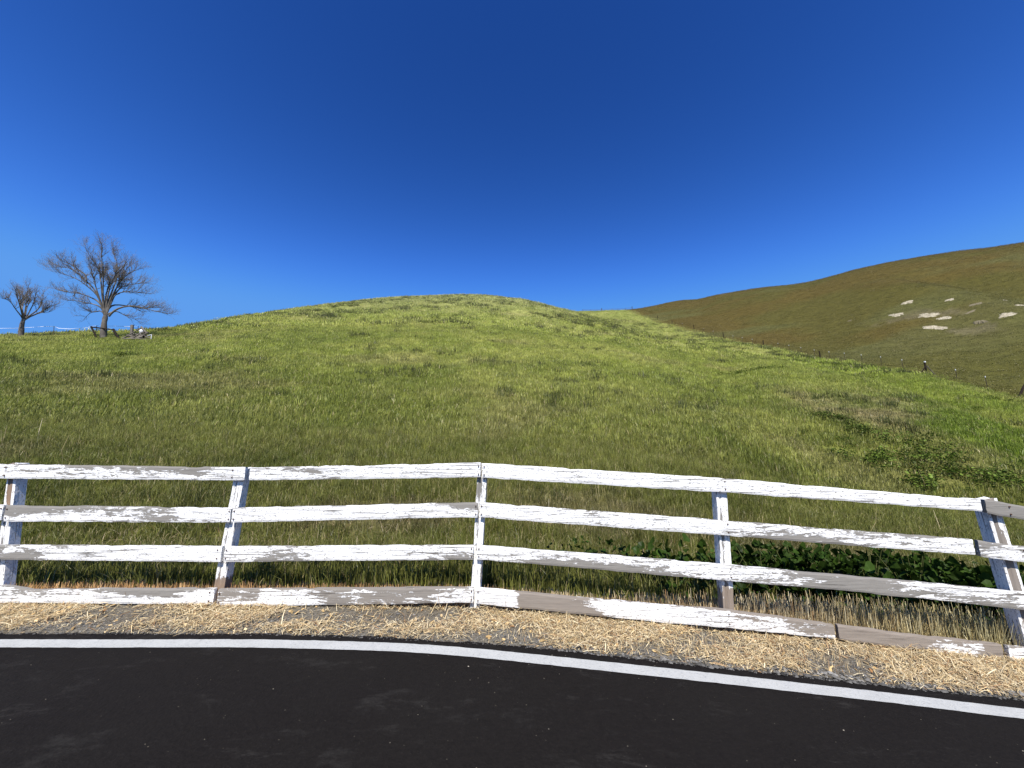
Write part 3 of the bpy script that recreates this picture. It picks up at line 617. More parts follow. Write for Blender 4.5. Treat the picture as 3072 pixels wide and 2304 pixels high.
RAILS = [
 ([(-7.6, 4.08, 1.37, 1.225), (-5.61, 4.06, 1.359, 1.21), (-2.732, 4.018, 1.324, 1.194)], [(0, .3), (.45, .35, .4), (.62, .5, .52), (.8, .3, .72), (.9, .42, .7), (1, .3)], 0),
 ([(-2.687, 4.017, 1.324, 1.194), (-1.481, 3.998, 1.348, 1.209), (-.318, 3.977, 1.373, 1.227)], [(0, .25), (.15, .4, .5), (.3, .62, .5), (.45, .35), (.6, .2), (1, .18)], 0),
 ([(-.304, 3.976, 1.369, 1.224), (2.065, 3.789, 1.233, 1.099), (3.319, 3.708, 1.13, 1.018), (4.3, 3.641, 1.058, .949)], [(0, .15), (.3, .25, .3), (.5, .1), (.7, .2), (1, .2)], 0),
 ([(4.333, 3.638, 1.058, .937), (5.093, 3.59, .925, .794), (6.9, 3.46, .80, .66)], [(0, 1.5), (1, 1.3)], 0),
 ([(-7.6, 4.08, .955, .81), (-5.186, 4.06, .945, .798)], [(0, .3), (1, .3)], 0),
 ([(-5.164, 4.06, .942, .785), (-2.834, 4.02, .922, .783)], [(0, .4, .8), (.15, .25, .9), (.3, .3, .6), (.45, .52, .55), (.7, .55, .5), (.9, .5, .3), (1, .35)], 0),
 ([(-2.823, 4.02, .922, .783), (-.34, 3.979, .98, .839)], [(0, .3, .4), (.1, .25, .4), (.4, .15), (.8, .2), (.92, .35, .7), (1, .3, .9)], 0),
 ([(-.319, 3.977, .98, .839), (2.03, 3.789, .842, .707), (4.174, 3.645, .705, .571)], [(0, .15), (.12, .3), (.25, .5, .5), (.36, .42, .3), (.5, .35, .3), (.6, .72, .4), (.68, .78, .35), (.8, .5, .5), (.92, .3, .6), (1, .2, .3)], 0),
 ([(4.209, 3.642, .699, .563), (5.015, 3.59, .596, .458), (6.9, 3.46, .46, .32)], [(0, .5, .6), (.3, .4), (1, .4)], 0),
 ([(-7.6, 4.08, .57, .43), (-5.433, 4.06, .557, .421), (-2.881, 4.022, .554, .407)], [(0, .3), (.42, .15), (.5, .8, .5), (.58, .72, .4), (.66, .3, .5), (.8, .2, .3), (1, .15, .3)], 0),
 ([(-2.857, 4.022, .551, .407), (-.377, 3.98, .574, .44)], [(0, .2), (.1, .5, .3), (.2, .65, .4), (.3, .7, .45), (.42, .25), (.6, .2), (.8, .5), (.9, .6, .3), (1, .55, .3)], 0),
 ([(-.347, 3.98, .574, .443), (1.996, 3.789, .45, .31), (2.923, 3.727, .382, .254), (4.111, 3.644, .302, .16), (4.929, 3.59, .231, .084), (6.9, 3.46, .08, -.06)], [(0, .2), (.05, .6, .3), (.1, .75, .33), (.18, .85, .35), (.24, .72, .38), (.3, .4, .3), (.4, .6, .5), (.46, .8, .7), (.5, .8, .7), (.56, .55, .35), (.65, .7, .4), (.72, .4, .35), (1, .42, .45)], 0),
 ([(-7.6, 4.08, .17, .02), (-5.347, 4.06, .178, .019), (-4.984, 4.06, .172, .016), (-4.763, 4.057, .136, .014), (-4.045, 4.044, .153, .016), (-2.91, 4.023, .16, .015)], [(0, .4), (.45, .25, .3), (.6, .3, .55), (.75, .25, .5), (.88, .3, .95), (1, .15, .35)], 0),
 ([(-2.882, 4.023, .154, -.003), (-.371, 3.98, .187, .046)], [(0, .45, .7), (.15, .45, .65), (.2, .2, .3), (.35, .3, .6), (.45, .62, .66), (.6, .58, .60), (.8, .6, .68), (.92, .45, .5), (1, .4, .5)], .15),
 ([(-.351, 3.98, .181, .04), (1.43, 3.835, .078, -.07), (1.961, 3.789, .062, -.09), (2.883, 3.726, -.038, -.155)], [(0, .1, .1), (.1, .15), (.14, .85), (.26, .85, .75), (.33, .8, .45), (.42, .35, .42), (.55, .25, .35), (.7, .3, .6), (.82, .3, .68), (.92, .5, .6), (1, .5, .75)], .3),
 ([(2.91, 3.724, -.042, -.162), (4.24, 3.628, -.158, -.302)], [(0, 1.1), (.45, 1.0), (.6, .45, .6), (.85, .45, .55), (1, .8)], .35),
 ([(4.282, 3.625, -.162, -.3), (4.825, 3.59, -.218, -.359), (6.9, 3.46, -.36, -.5)], [(0, .4), (1, .5)], .2),
]
_t = Tubes(); _t.add([(0, 0, -.012), (0, 0, 0), (0, 0, .0015)], [.006, .006, .003], 7); NAIL = _t.mesh('nail', False)
NAIL.materials.append((lambda N: (N.principled((.10, .05, .03), .8), N.m)[1])(NT('rusty_nail')))
for q, (st, wv, ru) in enumerate(RAILS):
    b = board('rail', st, fence, .038, wv, ru*.6, q*13+3)
    for px_, lean in ((-5.11, -.085), (-2.94, .08), (-.375, .054), (2.0, .02), (4.63, -.13)):           # nail heads over each post
        for sg in (-1, 1):
            X_, Y_, zt_, zb_ = [float(np.interp(px_, [p[0] for p in st], [p[k_] for p in st])) for k_ in range(4)]
            X_ = px_+lean*((zt_+zb_)/2)+(0.022 if X_ < st[len(st)//2][0] else -.022)
            if not (st[0][0]+.012 < X_ < st[-1][0]-.012): 
                X_ = st[0][0]+.022 if abs(st[0][0]-X_) < .08 else (st[-1][0]-.022 if abs(st[-1][0]-X_) < .08 else None)
            if X_ is None: continue
            Y_, zt_, zb_ = [float(np.interp(X_, [p[0] for p in st], [p[k_] for p in st])) for k_ in (1, 2, 3)]
            zz = (zt_+zb_)/2+sg*(zt_-zb_)*.27; w_ = b.matrix_basis.inverted() @ Vector((X_, Y_-.009, zz))
            link('nail', NAIL, None, b, w_, (PI/2, 0, 0))
    if q == 3: b['label'] = 'bare grey unpainted top board at the right hand end'
def post(name, bot, top, w, d, wear, rust, seed, strip=False):
    """bot/top: (X, Y, Z) of the middle of the front face; long side along local X."""
    b = np.array(bot, float); t = np.array(top, float); T = t-b; L = np.linalg.norm(T); T /= L
    side = np.array([1., -.03, 0]); side -= T*side.dot(T); side /= np.linalg.norm(side); back = np.cross(T, side); back *= 1 if back[1] > 0 else -1
    n = 34; s = np.linspace(0, L, n+1); K = 6; ring = []; fs = np.linspace(-1, 1, K+1)
    crk = .12+.1*(fbm(s*2, s*0, seed, 2)-.5)
    for f in fs:
        dd = np.where(abs(abs(f)-1) < .01, .004, 0)+(vnoise(s*20, s*0+f*5, seed+2)-.5)*.003
        if abs(f+.333) < .05: dd = dd+.010
        ring.append(np.stack([s, f*w/2+(fbm(s*6, s*0+f, seed+int(f*3)+9, 3)-.5)*.008*(abs(f) == 1), dd], -1))
    for f, dk in ((1, .5), (1, 1), (-1, 1), (-1, .5)): ring.append(np.stack([s, s*0+f*w/2, s*0+d*dk], -1))
    V = np.stack(ring, 1); R = V.shape[1]
    V[-1, :, 0] += np.random.default_rng(seed).uniform(-.02, .004, R)
    i = np.arange(n)[:, None]*R; k = np.arange(R)[None]; k2 = (k+1) % R
    F = np.stack([i+k, i+k2, i+R+k2, i+R+k], -1).reshape(-1, 4)
    wr = np.repeat(np.interp(s/L, [q[0] for q in wear], [q[1] for q in wear])[:, None], R, 1); wr[:, K//2-1] += .25
    if strip: wr[:, [0, 1, K-1, K, K+1, K+2, K+3, K+4]] = .3
    ru = np.repeat(np.interp(s/L, [q[0] for q in rust], [q[1] for q in rust]), R)
    me = mesh_np(name, V.reshape(-1, 3), [F, np.array([[n*R+q for q in range(R)]])], False, {'wear': ('FLOAT', wr.ravel()), 'rust': ('FLOAT', ru)})
    o = link(name, me, M_PAINT, fence)
    o.matrix_world = Matrix(((T[0], side[0], back[0], b[0]), (T[1], side[1], back[1], b[1]), (T[2], side[2], back[2], b[2]), (0, 0, 0, 1)))
    return o
post('post', (-7.55, 4.13, -.3), (-7.5, 4.13, 1.36), .095, .1, [(0, .4), (1, .3)], [(0, 0), (1, 0)], 1)
post('post', (-5.11, 4.105, -.3), (-5.24, 4.105, 1.368), .100, .1, [(0, .5), (.5, .4), (.65, .35), (.75, .85), (1, .8)], [(0, 0), (.6, 0), (.75, .7), (1, .3)], 2, True)
post('post', (-2.94, 4.065, -.3), (-2.818, 4.065, 1.325), .105, .1, [(0, 1.), (.3, .85), (.36, .3), (1, .2)], [(0, .6), (.3, .6), (.4, 0), (1, 0)], 3)
post('post', (-.375, 4.02, -.3), (-.302, 4.02, 1.36), .094, .1, [(0, .3), (.3, .15), (.6, .3), (.75, .2), (.85, .6), (1, .4)], [(0, 0), (1, 0)], 4)
post('post', (2.0, 3.832, -.4), (2.035, 3.832, 1.225), .102, .1, [(0, .8), (.25, .8), (.36, .65), (.44, .25), (.7, .42), (1, .3)], [(0, .35), (.38, .35), (.45, 0), (1, 0)], 5)
post('post', (4.63, 3.68, -.6), (4.44, 3.68, 1.06), .125, .105, [(0, .6), (.5, .95), (.72, .9), (.85, .5), (1, .8)], [(0, .2), (1, .15)], 6, True)
post('post', (6.75, 3.55, -.8), (6.7, 3.55, .8), .1, .1, [(0, .6), (1, .4)], [(0, .2), (1, .2)], 7)

# ---------------------------------------------------------------- mallow plants with single leaves behind the fence
M_MALLOW = mat_blade('mallow_leaf', False, .2, gloss=.006)
def leaf_mesh(seed):
    r = np.random.default_rng(seed); n = 15; a = np.linspace(-PI*.86, PI*.86, n)+PI/2
    R = .5*(1+.16*np.cos(5*(a-PI/2))+r.normal(0, .05, n)); R[0] = R[-1] = .32
    v = np.concatenate([[[0, 0, -.05]], np.stack([np.cos(a)*R, np.sin(a)*R, .10*np.cos(5*(a-PI/2))-.02+r.normal(0, .03, n)], -1)]); v[:, 1] += .08
    f = np.array([(0, 1+j, 2+j) for j in range(n-1)])
    c = np.array([.030, .056, .010, 1])*[1, r.uniform(.9, 1.2), 1, 1]
    me = mesh_np('leaf', v, f, False, {'gcol': ('FLOAT_COLOR', np.tile(c, (n+1, 1)))}); me.materials.append(M_MALLOW); return me
LEAF = [leaf_mesh(s) for s in range(4)]
def mallow(x, y, h, n, seed, label):
    z = float(height(x, y)); root = empty('mallow_plant', (x, y, z)); r = random.Random(seed)
    tag(root, label, 'weed', 'mallow plants behind the fence')
    T = Tubes()
    for i in range(n):
        a = r.uniform(0, 2*PI); q = r.uniform(.03, .30)*(.4+.8*h); hh = h*(r.uniform(.25, 1.) if h > .7 else r.uniform(.6, 1.))
        p = (math.cos(a)*q*1.2, math.sin(a)*q*.7, hh); T.add([(0, 0, -.02), (p[0]*.35, p[1]*.35, hh*.55), p], [.004, .003, .002], 3)
        s = r.uniform(.055, .105)
        link('leaf', r.choice(LEAF), None, root, p, (r.gauss(.55, .75), r.gauss(0, .6), r.uniform(0, 2*PI))).scale = (s, s, s)
    me = T.mesh('stem'); me.materials.append(M_MALLOW)
    at = me.attributes.new('gcol', 'FLOAT_COLOR', 'POINT'); at.data.foreach_set('color', np.tile([.16, .17, .06, 1], len(me.vertices)).astype(np.float32))
    link('stem', me, None, root)
MAL = [(.55, 4.62, .60, 13, 'small dark mallow plant poking above the third board just right of the middle post'),
 (.98, 4.60, .66, 16, 'dark mallow plant above the third board, second from the middle post'),
 (1.48, 4.58, .62, 16, 'dark mallow plant left of the thin fourth post'),
 (1.80, 4.56, .60, 13, 'mallow plant rising close beside the left of the fourth post'),
 (2.30, 4.55, .62, 18, 'mallow plant just right of the fourth post'),
 (2.78, 4.53, .74, 24, 'mallow plant with large dark leaves in the middle of the right hand bay'),
 (3.15, 4.50, .80, 26, 'leafy mallow plant with tall leaf stalks in the right hand bay'),
 (3.55, 4.50, .82, 26, 'thick mallow plant in the shaded row, third from the leaning right post'),
 (3.95, 4.50, .84, 26, 'thick mallow plant in the shaded row, second from the leaning right post'),
 (4.40, 4.48, .84, 26, 'thick mallow plant next to the leaning right post')]
for i, (x, y, h, n, lb) in enumerate(MAL): mallow(x, y, h, n, 200+i, lb)

# ---------------------------------------------------------------- bare trees on the left skyline
def mat_bark():
    N = NT('bark'); w = N.coord('Object'); n = N.noise(N.coord('Object', (1, 1, .25)), 9, 5, .7); n2 = N.noise(w, 1.3, 3)
    c = N.mix(n, (.055, .045, .038), (.18, .16, .135)); c = N.mix(N.ramp(n2, [(.5, 0), (.7, .5)]), c, (.34, .31, .27))
    N.principled(c, .9, N.bump(n, .6, .03), .1); return N.m
M_BARK = mat_bark()
def mat_twig():
    N = NT('twigs'); n = N.noise(N.coord('Object'), 2, 3); N.principled(N.mix(n, (.13, .11, .095), (.26, .225, .19)), .9, None, .1); return N.m
M_TWIG = mat_twig()
def bare_tree(name, loc, rz, trunk, tr, limbs, dens, label, seed, tw=1., updraft=.3, k=1.0):
    r = np.random.default_rng(seed); root = empty(name, loc, rz); tag(root, label, 'tree')
    A = Tubes(); P = [(a*k, 0, z*k) for a, z in trunk]; P[0] = (P[0][0], 0, -.4)
    m = len(P); fl = [tr*1.25]+[tr*(1-.25*i/(m-1)) for i in range(1, m)]; 
    PP = np.array(P); s = np.linspace(0, m-1, 12); PP = np.stack([np.interp(s, range(m), PP[:, j]) for j in range(3)], -1); RR = np.interp(s, range(m), fl)*(1+.06*r.normal(size=12))
    A.add(PP, RR, 12); link('trunk', A.mesh('trunk'), M_BARK, root)
    B = Tubes(); Tw = Tubes()
    def resample(P, n):
        P = np.array(P, float); L = np.concatenate([[0], np.cumsum(np.linalg.norm(np.diff(P, axis=0), axis=1))]); s = np.linspace(0, L[-1], n)
        Q = np.stack([np.interp(s, L, P[:, j]) for j in range(3)], -1)
        for _ in range(2): Q[1:-1] = (Q[:-2]+Q[1:-1]*2+Q[2:])/4
        return Q, L[-1]
    def branch(P, r0, r1, lvl):
        n = max(4, min(16, int(len(P)*2))) if lvl == 0 else len(P)
        Q, L = (resample(P, 14) if lvl == 0 else (np.array(P), float(np.linalg.norm(np.array(P)[-1]-np.array(P)[0]))))
        R = np.linspace(r0, r1, len(Q)); (B if lvl <= 1 else Tw).add(Q, R, 6 if lvl == 0 else (4 if lvl == 1 else 3))
        if lvl >= 3: return
        cnt = int(L*(dens[lvl])*(.8+.4*r.random()))+(2 if lvl else 3)
        for _ in range(cnt):
            f = r.uniform(.38 if lvl == 0 else .15, 1.)**(.8); i = min(int(f*(len(Q)-1)), len(Q)-2); g = f*(len(Q)-1)-i; p = Q[i]*(1-g)+Q[i+1]*g
            d = Q[i+1]-Q[i]; d /= np.linalg.norm(d)+1e-9
            nd = d*1.2+r.normal(0, .5, 3)+np.array([0, 0, updraft]); nd /= np.linalg.norm(nd)
            ln = (1.15, .75, .42)[lvl]*r.uniform(.5, 1.25)*tw*(1-.35*f if lvl == 0 else 1)
            m = 5 if lvl < 2 else 4; pts = [p]; dd = nd.copy()
            for q in range(m): dd = dd+r.normal(0, .17, 3)+np.array([0, 0, .05]); dd /= np.linalg.norm(dd); pts.append(pts[-1]+dd*ln/m)
            rr = min(R[i]*.6, (.030, .014, .008)[lvl]); branch(pts, rr, max(rr*.4, .0045), lvl+1)
    for i, Lb in enumerate(limbs):
        far = abs(Lb[0][0]) > 1.05; dp = last if far else r.uniform(-1.6, 1.6); last = dp; L0 = len(Lb)      # a side limb leaves the limb before it
        P = [(a*k, dp*((j+1.8)/(L0+2) if far else (j/(L0-1))**.8)*1.2+r.normal(0, .03), z*k) for j, (a, z) in enumerate(Lb)]
        b0 = (trunk[-1][0]*k, 0, min(P[0][2]-.35, trunk[-1][1]*k))
        if P[0][2] > trunk[-1][1]*k*1.05 and abs(P[0][0]) < 1.2: P = [b0]+P
        ln = sum(math.dist(P[j], P[j+1]) for j in range(len(P)-1))
        branch(P, min(tr*.42, .030+.017*ln*tr/.26), .014, 0)
    link('branches', B.mesh('branches'), M_BARK, root); link('twigs', Tw.mesh('twigs'), M_TWIG, root)
BIG = [[(-.17, 2.18), (-.59, 3.47), (-.96, 4.36), (-1.6, 4.82), (-2.3, 5.41), (-2.73, 5.59), (-3.33, 5.58), (-3.83, 5.68)],
 [(-.66, 3.62), (-1.24, 3.94), (-1.91, 4.31), (-2.47, 4.3), (-2.97, 4.3), (-3.62, 4.4)], [(-.55, 3.15), (-.95, 3.29), (-1.64, 3.33), (-2.16, 3.34), (-2.48, 3.49), (-2.85, 3.26)],
 [(-.67, 3.7), (-1.05, 4.66), (-1.68, 5.45), (-2.08, 5.73), (-2.38, 6.12), (-2.74, 6.56), (-3.38, 6.81), (-4.02, 6.45)], [(-1.84, 5.60), (-1.98, 6.29), (-2.43, 6.51), (-3., 7.04), (-3.72, 7.17)],
 [(-.5, 3.66), (-.69, 4.78), (-.9, 5.88), (-1.04, 6.85), (-1.37, 7.4), (-2.08, 7.97), (-2.28, 8.73)], [(-.55, 4.07), (-.66, 5.29), (-.77, 6.43), (-1.01, 7.28), (-1.12, 8.26), (-1.27, 9.32)],
 [(-.2, 2.92), (-.39, 4.11), (-.32, 5.4), (-.09, 6.33), (-.43, 6.89), (-.77, 7.37)], [(-.13, 3.77), (.01, 4.99), (.2, 6.26), (.18, 7.46), (.04, 8.45), (-.25, 9.22), (-.52, 10.07)],
 [(-.08, 3.79), (.24, 4.9), (.33, 6.13), (.61, 7.27), (.87, 8.6), (1.28, 9.2)], [(-.04, 3.96), (.3, 5.43), (.63, 6.57), (1.23, 7.49), (1.79, 7.87)], [(.06, 4.08), (.31, 4.83), (1.01, 5.22), (1.83, 5.31), (2.93, 5.46)],
 [(-.02, 3.3), (.27, 3.72), (1.16, 3.89), (1.98, 3.95), (2.88, 4.11), (3.84, 4.65)], [(.1, 2.25), (.36, 2.9), (1.09, 3.52), (2.01, 3.69), (3.02, 3.44), (4.44, 3.28)], [(.01, 2.56), (.58, 2.96), (1.32, 2.48), (2.11, 2.29)],
 [(.26, 4.73), (.59, 5.87), (1.35, 6.47), (2.14, 7.), (2.61, 7.25)], [(-.51, 2.75), (-.82, 2.66), (-1.24, 2.63), (-1.49, 2.08)], [(-.91, 4.37), (-1.32, 5.57), (-1.54, 6.5), (-1.88, 7.13)], [(-.24, 3.74), (-.19, 5.27), (-.03, 6.35), (.42, 7.37), (.78, 8.38)]]
kx = 37.9/36
bare_tree('bare_tree', (-39.59*kx, 36*kx, 1.55+10.31*kx), .833, [(0, 0), (-.14, 1.44), (-.13, 2.27)], .24, BIG, (3.3, 4.2, 2.8), 'large leafless tree with a broad fan of branches on the left skyline', 5, 1., .3, kx*.95)
SM = [[(-.13, 2.1), (-.52, 3.3), (-.82, 4.08), (-1.05, 4.7)], [(-.19, 2.17), (-.71, 2.8), (-1.16, 3.54), (-1.48, 3.69), (-1.77, 3.6)], [(-.06, 2.12), (-.37, 3.34), (-.33, 4.32), (-.52, 5.41)], [(.01, 2.22), (-.06, 3.43), (.13, 4.47), (.01, 5.42)],
 [(.02, 1.96), (.56, 2.73), (1.09, 3.24), (1.56, 4.01), (2.04, 4.25)], [(.09, 2.25), (.63, 3.02), (.92, 3.73), (.86, 5.16)], [(-.11, 2.11), (-.5, 3.57), (-.77, 5.33)], [(1.09, 3.24), (1.44, 3.16), (1.72, 3.61)], [(.1, 2.34), (.39, 4.11), (.36, 5.18)], [(-.08, 2.29), (-.13, 3.95), (-.27, 5.5)]]
bare_tree('bare_tree', (-50.25, 38, 12.50), .923, [(0, 0), (-.12, 1.32), (-.09, 1.94)], .19, SM, (4.6, 4.6, 3.0), 'small leafless tree with upright twigs at the left edge', 9, .74, .75, .92)

# ---------------------------------------------------------------- old wood and tape fence under the trees
def mat_wood(nm, a, b):
    N = NT(nm); g = N.noise(N.coord('World', (6, 6, 6)), 1, 5, .7); N.principled(N.mix(g, a, b), .9, None, .1); return N.m
M_OLD = mat_wood('old_grey_wood', (.06, .05, .04), (.24, .21, .17)); M_DARKW = mat_wood('dark_wood', (.012, .009, .007), (.035, .026, .02))
M_WHITE = mat_wood('white_plastic', (.65, .65, .65), (.8, .8, .8)); M_STEEL = mat_wood('rusted_steel', (.035, .028, .022), (.09, .07, .055))
def beam(name, p0, p1, w, h, mat, parent):
    p0 = Vector(p0); p1 = Vector(p1); c = parent.location; T = Tubes(); P = [np.array(p0-c), np.array((p0+p1)/2-c)+rng.normal(0, .02, 3), np.array(p1-c)]
    T.add(P, [w*.55, w*.5, w*.48], 6); return link(name, T.mesh(name, False), mat, parent)
fr = empty('log_frame', (-41.0, 37.62, float(height(-41, 37.62)))); tag(fr, 'dark broken log frame of two leaning posts under a beam by the big tree', 'frame')
beam('leaning_post', (-42.85, 37.62, 13.46), (-41.94, 37.62, 12.0), .15, .15, M_DARKW, fr); beam('beam', (-42.85, 37.6, 13.42), (-40.50, 37.6, 13.10), .13, .13, M_DARKW, fr); beam('leaning_post', (-40.55, 37.62, 13.18), (-39.6, 37.62, 12.0), .20, .15, M_DARKW, fr)
st_ = empty('stump_post', (-39.2, 38.27, 12.5)); tag(st_, 'thick grey stump post standing behind the wood pile', 'post'); beam('trunk', (-39.35, 38.27, 13.82), (-39.15, 38.27, 12.1), .27, .2, M_OLD, st_)
pile = empty('wood_pile', (-38.0, 37.5, 12.0)); tag(pile, 'heap of grey weathered planks and branches right of the big tree', 'wood pile')
for a, b, w in [((-39.21, 37.2, 11.95), (-37.91, 37.84, 13.42), .10), ((-39.65, 37.73, 12.30), (-37.37, 37.95, 12.98), .12), ((-38.96, 37.52, 12.55), (-36.81, 37.09, 11.92), .10), ((-38.11, 37.09, 11.96), (-37.48, 37.95, 13.15), .10),
    ((-38.82, 37.84, 12.82), (-36.31, 37.3, 12.13), .12), ((-37.97, 37.84, 13.52), (-37.17, 37.62, 12.84), .14), ((-37.84, 37.09, 12.3), (-37.7, 37.09, 11.8), .08), ((-38.51, 36.98, 12.0), (-36.1, 37.2, 11.97), .12),
    ((-37.42, 37.2, 12.0), (-37.66, 37.62, 12.84), .10), ((-39.1, 37.3, 12.0), (-37.0, 37.5, 12.5), .16), ((-38.6, 37.6, 12.1), (-36.7, 37.4, 12.75), .13), ((-38.2, 37.5, 12.0), (-37.0, 37.3, 12.3), .3), ((-37.1, 37.52, 12.38), (-36.5, 37.62, 12.58), .10), ((-37.6, 37.4, 12.0), (-36.9, 37.5, 12.9), .12)]:
    beam('plank', a, b, w, w, M_OLD, pile)
b = beam('pipe', (-36.16, 37.2, 12.5), (-36.14, 37.2, 11.85), .06, .05, M_WHITE, pile); beam('pipe', (-36.16, 37.2, 12.48), (-36.6, 37.25, 12.36), .06, .05, M_WHITE, pile)
sk = empty('plastic_sack', (-38.0, 37.95, 13.1)); tag(sk, 'crumpled white plastic sack caught on top of the wood pile', 'sack')
a = rng.normal(0, 1, (60, 3)); a /= np.linalg.norm(a, axis=1)[:, None]
import bmesh
bm = bmesh.new(); bmesh.ops.create_icosphere(bm, subdivisions=3, radius=1)
for v in bm.verts: d = .75+.5*float(fbm(v.co.x*2+v.co.z, v.co.y*2-v.co.z, 3)); v.co = Vector((v.co.x*.24*d, v.co.y*.16*d, v.co.z*.26*d))
me = bpy.data.meshes.new('sack_body'); bm.to_mesh(me); bm.free(); link('sack_body', me, M_WHITE, sk)
tf = empty('tape_fence', (-48.8, 39.5, 12.9)); tag(tf, 'white electric tape strung on thin posts between the bare trees', 'fence')
for p0, p1 in (((-48.78, 39.5, 12.6), (-48.95, 39.5, 14.08)), ((-44.42, 39.5, 12.7), (-44.4, 39.5, 14.18)), ((-39.9, 39.5, 12.4), (-39.95, 39.5, 14.1)), ((-56.2, 39.5, 12.4), (-56.2, 39.5, 14.0))): beam('post', p0, p1, .055, .05, M_STEEL, tf)
tp = [(-56.2, 39.5, 13.9), (-54.69, 39.5, 13.86), (-53.21, 39.5, 13.87), (-52.18, 39.5, 13.94), (-51.1, 39.5, 13.99), (-50.12, 39.5, 14.06), (-48.95, 39.5, 14.08), (-48.42, 39.5, 13.87), (-47.29, 39.5, 13.8), (-46.08, 39.5, 13.87), (-45.24, 39.5, 13.99), (-44.4, 39.5, 14.17), (-43.17, 39.5, 14.12), (-41.16, 39.5, 14.07), (-39.95, 39.5, 14.09)]
V = []; 
for q, p in enumerate(tp):
    tw_ = .7*math.sin(q*1.9); w_ = .017
    V += [(p[0]+48.8, p[1]-39.5-w_*math.sin(tw_), p[2]-12.9-w_*math.cos(tw_)), (p[0]+48.8, p[1]-39.5+w_*math.sin(tw_), p[2]-12.9+w_*math.cos(tw_))]
me = mesh_np('tape', V, np.array([(2*i, 2*i+2, 2*i+3, 2*i+1) for i in range(len(tp)-1)])); to = link('tape', me, M_WHITE, tf)
sm = to.modifiers.new('thick', 'SOLIDIFY'); sm.thickness = .004

# ---------------------------------------------------------------- wire fence between the green hill and the rusty one
wf = empty('wire_fence', (52, 48, float(height(52, 48)))); tag(wf, 'wire fence of thin steel and dark wooden posts climbing between green and rusty hills', 'fence')
def wf_at(x, y, dz=0): return Vector((x, y, float(height(x, y))+dz))
WP = [(50.5, 37.75, 'w', 1.5), (51, 40.68, 't', 1.3), (51.5, 43.71, 't', 1.3), (52, 47.26, 'b', 1.55), (53, 50.96, 't', 1.35), (53.5, 54.35, 't', 1.35), (54, 57.84, 't', 1.3), (54, 60.74, 't', 1.3), (54, 63.66, 't', 1.3), (54, 65.59, 'w', 1.2), (54, 66.72, 't', 1.3), (54, 69.72, 't', 1.3), (54, 72.67, 't', 1.3), (54, 75.6, 't', 1.2), (53, 78.51, 'w', 1.4),
      (53, 82, 't', 1.2), (53, 85.5, 't', 1.2), (53, 89, 't', 1.2), (53, 93.02, 'w', 1.5), (53.2, 98, 't', 1.2), (53.4, 103, 't', 1.2), (53.5, 108.68, 'w', 1.5), (54, 117, 't', 1.2), (54.5, 125.65, 'w', 1.5), (56, 141.55, 'w', 1.6)]
for x, y, k_, h in WP:
    p = wf_at(x, y); c = wf.location; T = Tubes(); q = p-c
    if k_ == 't':
        T.add([(q.x, q.y, q.z-.3), (q.x, q.y, q.z+h)], [.036, .036], 4); o = link('steel_post', T.mesh('steel_post', False), M_STEEL, wf)
        T = Tubes(); T.add([(q.x, q.y, q.z+h-.1), (q.x, q.y, q.z+h+.03)], [.042, .042], 6); link('white_cap', T.mesh('white_cap', False), M_WHITE, o)
    else:
        ln = .9 if (x, y) == (50.5, 37.75) else rng.normal(0, .04)
        T.add([(q.x-ln*.3, q.y, q.z-.3), (q.x+ln*.35, q.y, q.z+h*.5), (q.x+ln, q.y, q.z+h)], [.095, .09, .085], 8); o = link('wooden_post', T.mesh('wooden_post', False), M_DARKW, wf)
        if k_ == 'b':
            for dx, m_ in ((-1.0, M_DARKW), (.95, M_OLD)):
                T = Tubes(); T.add([(q.x+dx, q.y-.1, q.z-.15), (q.x+.03*dx, q.y-.08, q.z+h*.72)], [.06, .055], 6); link('brace', T.mesh('brace', False), m_, wf)
            T = Tubes(); T.add([(q.x, q.y, q.z+h-.02), (q.x, q.y, q.z+h+.12)], [.10, .10], 8); link('white_cap', T.mesh('white_cap', False), M_WHITE, o)
for hgt in (.35, .65, .95, 1.15):
    T = Tubes(); P = []
    for (x0, y0, *_), (x1, y1, *_) in zip(WP, WP[1:]):
        for f in (0, .5): p = wf_at(x0+(x1-x0)*f, y0+(y1-y0)*f, hgt-.05*(f > 0))-wf.location; P.append(tuple(p))
    T.add(P, [.005]*len(P), 3); link('wire', T.mesh('wire', False), M_STEEL, wf)
# rail fence and gate far up on the saddle
gf = empty('rail_fence', (52, 187, float(height(52, 187)))); tag(gf, 'distant small fence and gate on the skyline between the hills', 'fence')
G = [(36, 187), (40, 187), (45.7, 187), (51, 187), (54, 187), (57.8, 187), (61.3, 187)]
for q, (x, y) in enumerate(G):
    p = wf_at(x, y)-gf.location; T = Tubes(); T.add([(p.x, p.y, p.z-.4), (p.x, p.y, p.z+(1.7 if q in (2, 6) else 1.2))], [.16 if q in (2, 6) else .08]*2, 5); link('post', T.mesh('post', False), M_STEEL, gf)
for hgt in (.55, 1.1):
    T = Tubes(); P = [tuple(wf_at(x, y, hgt)-gf.location) for x, y in G]; T.add(P, [.05]*len(P), 4); link('rail', T.mesh('rail', False), M_OLD, gf)

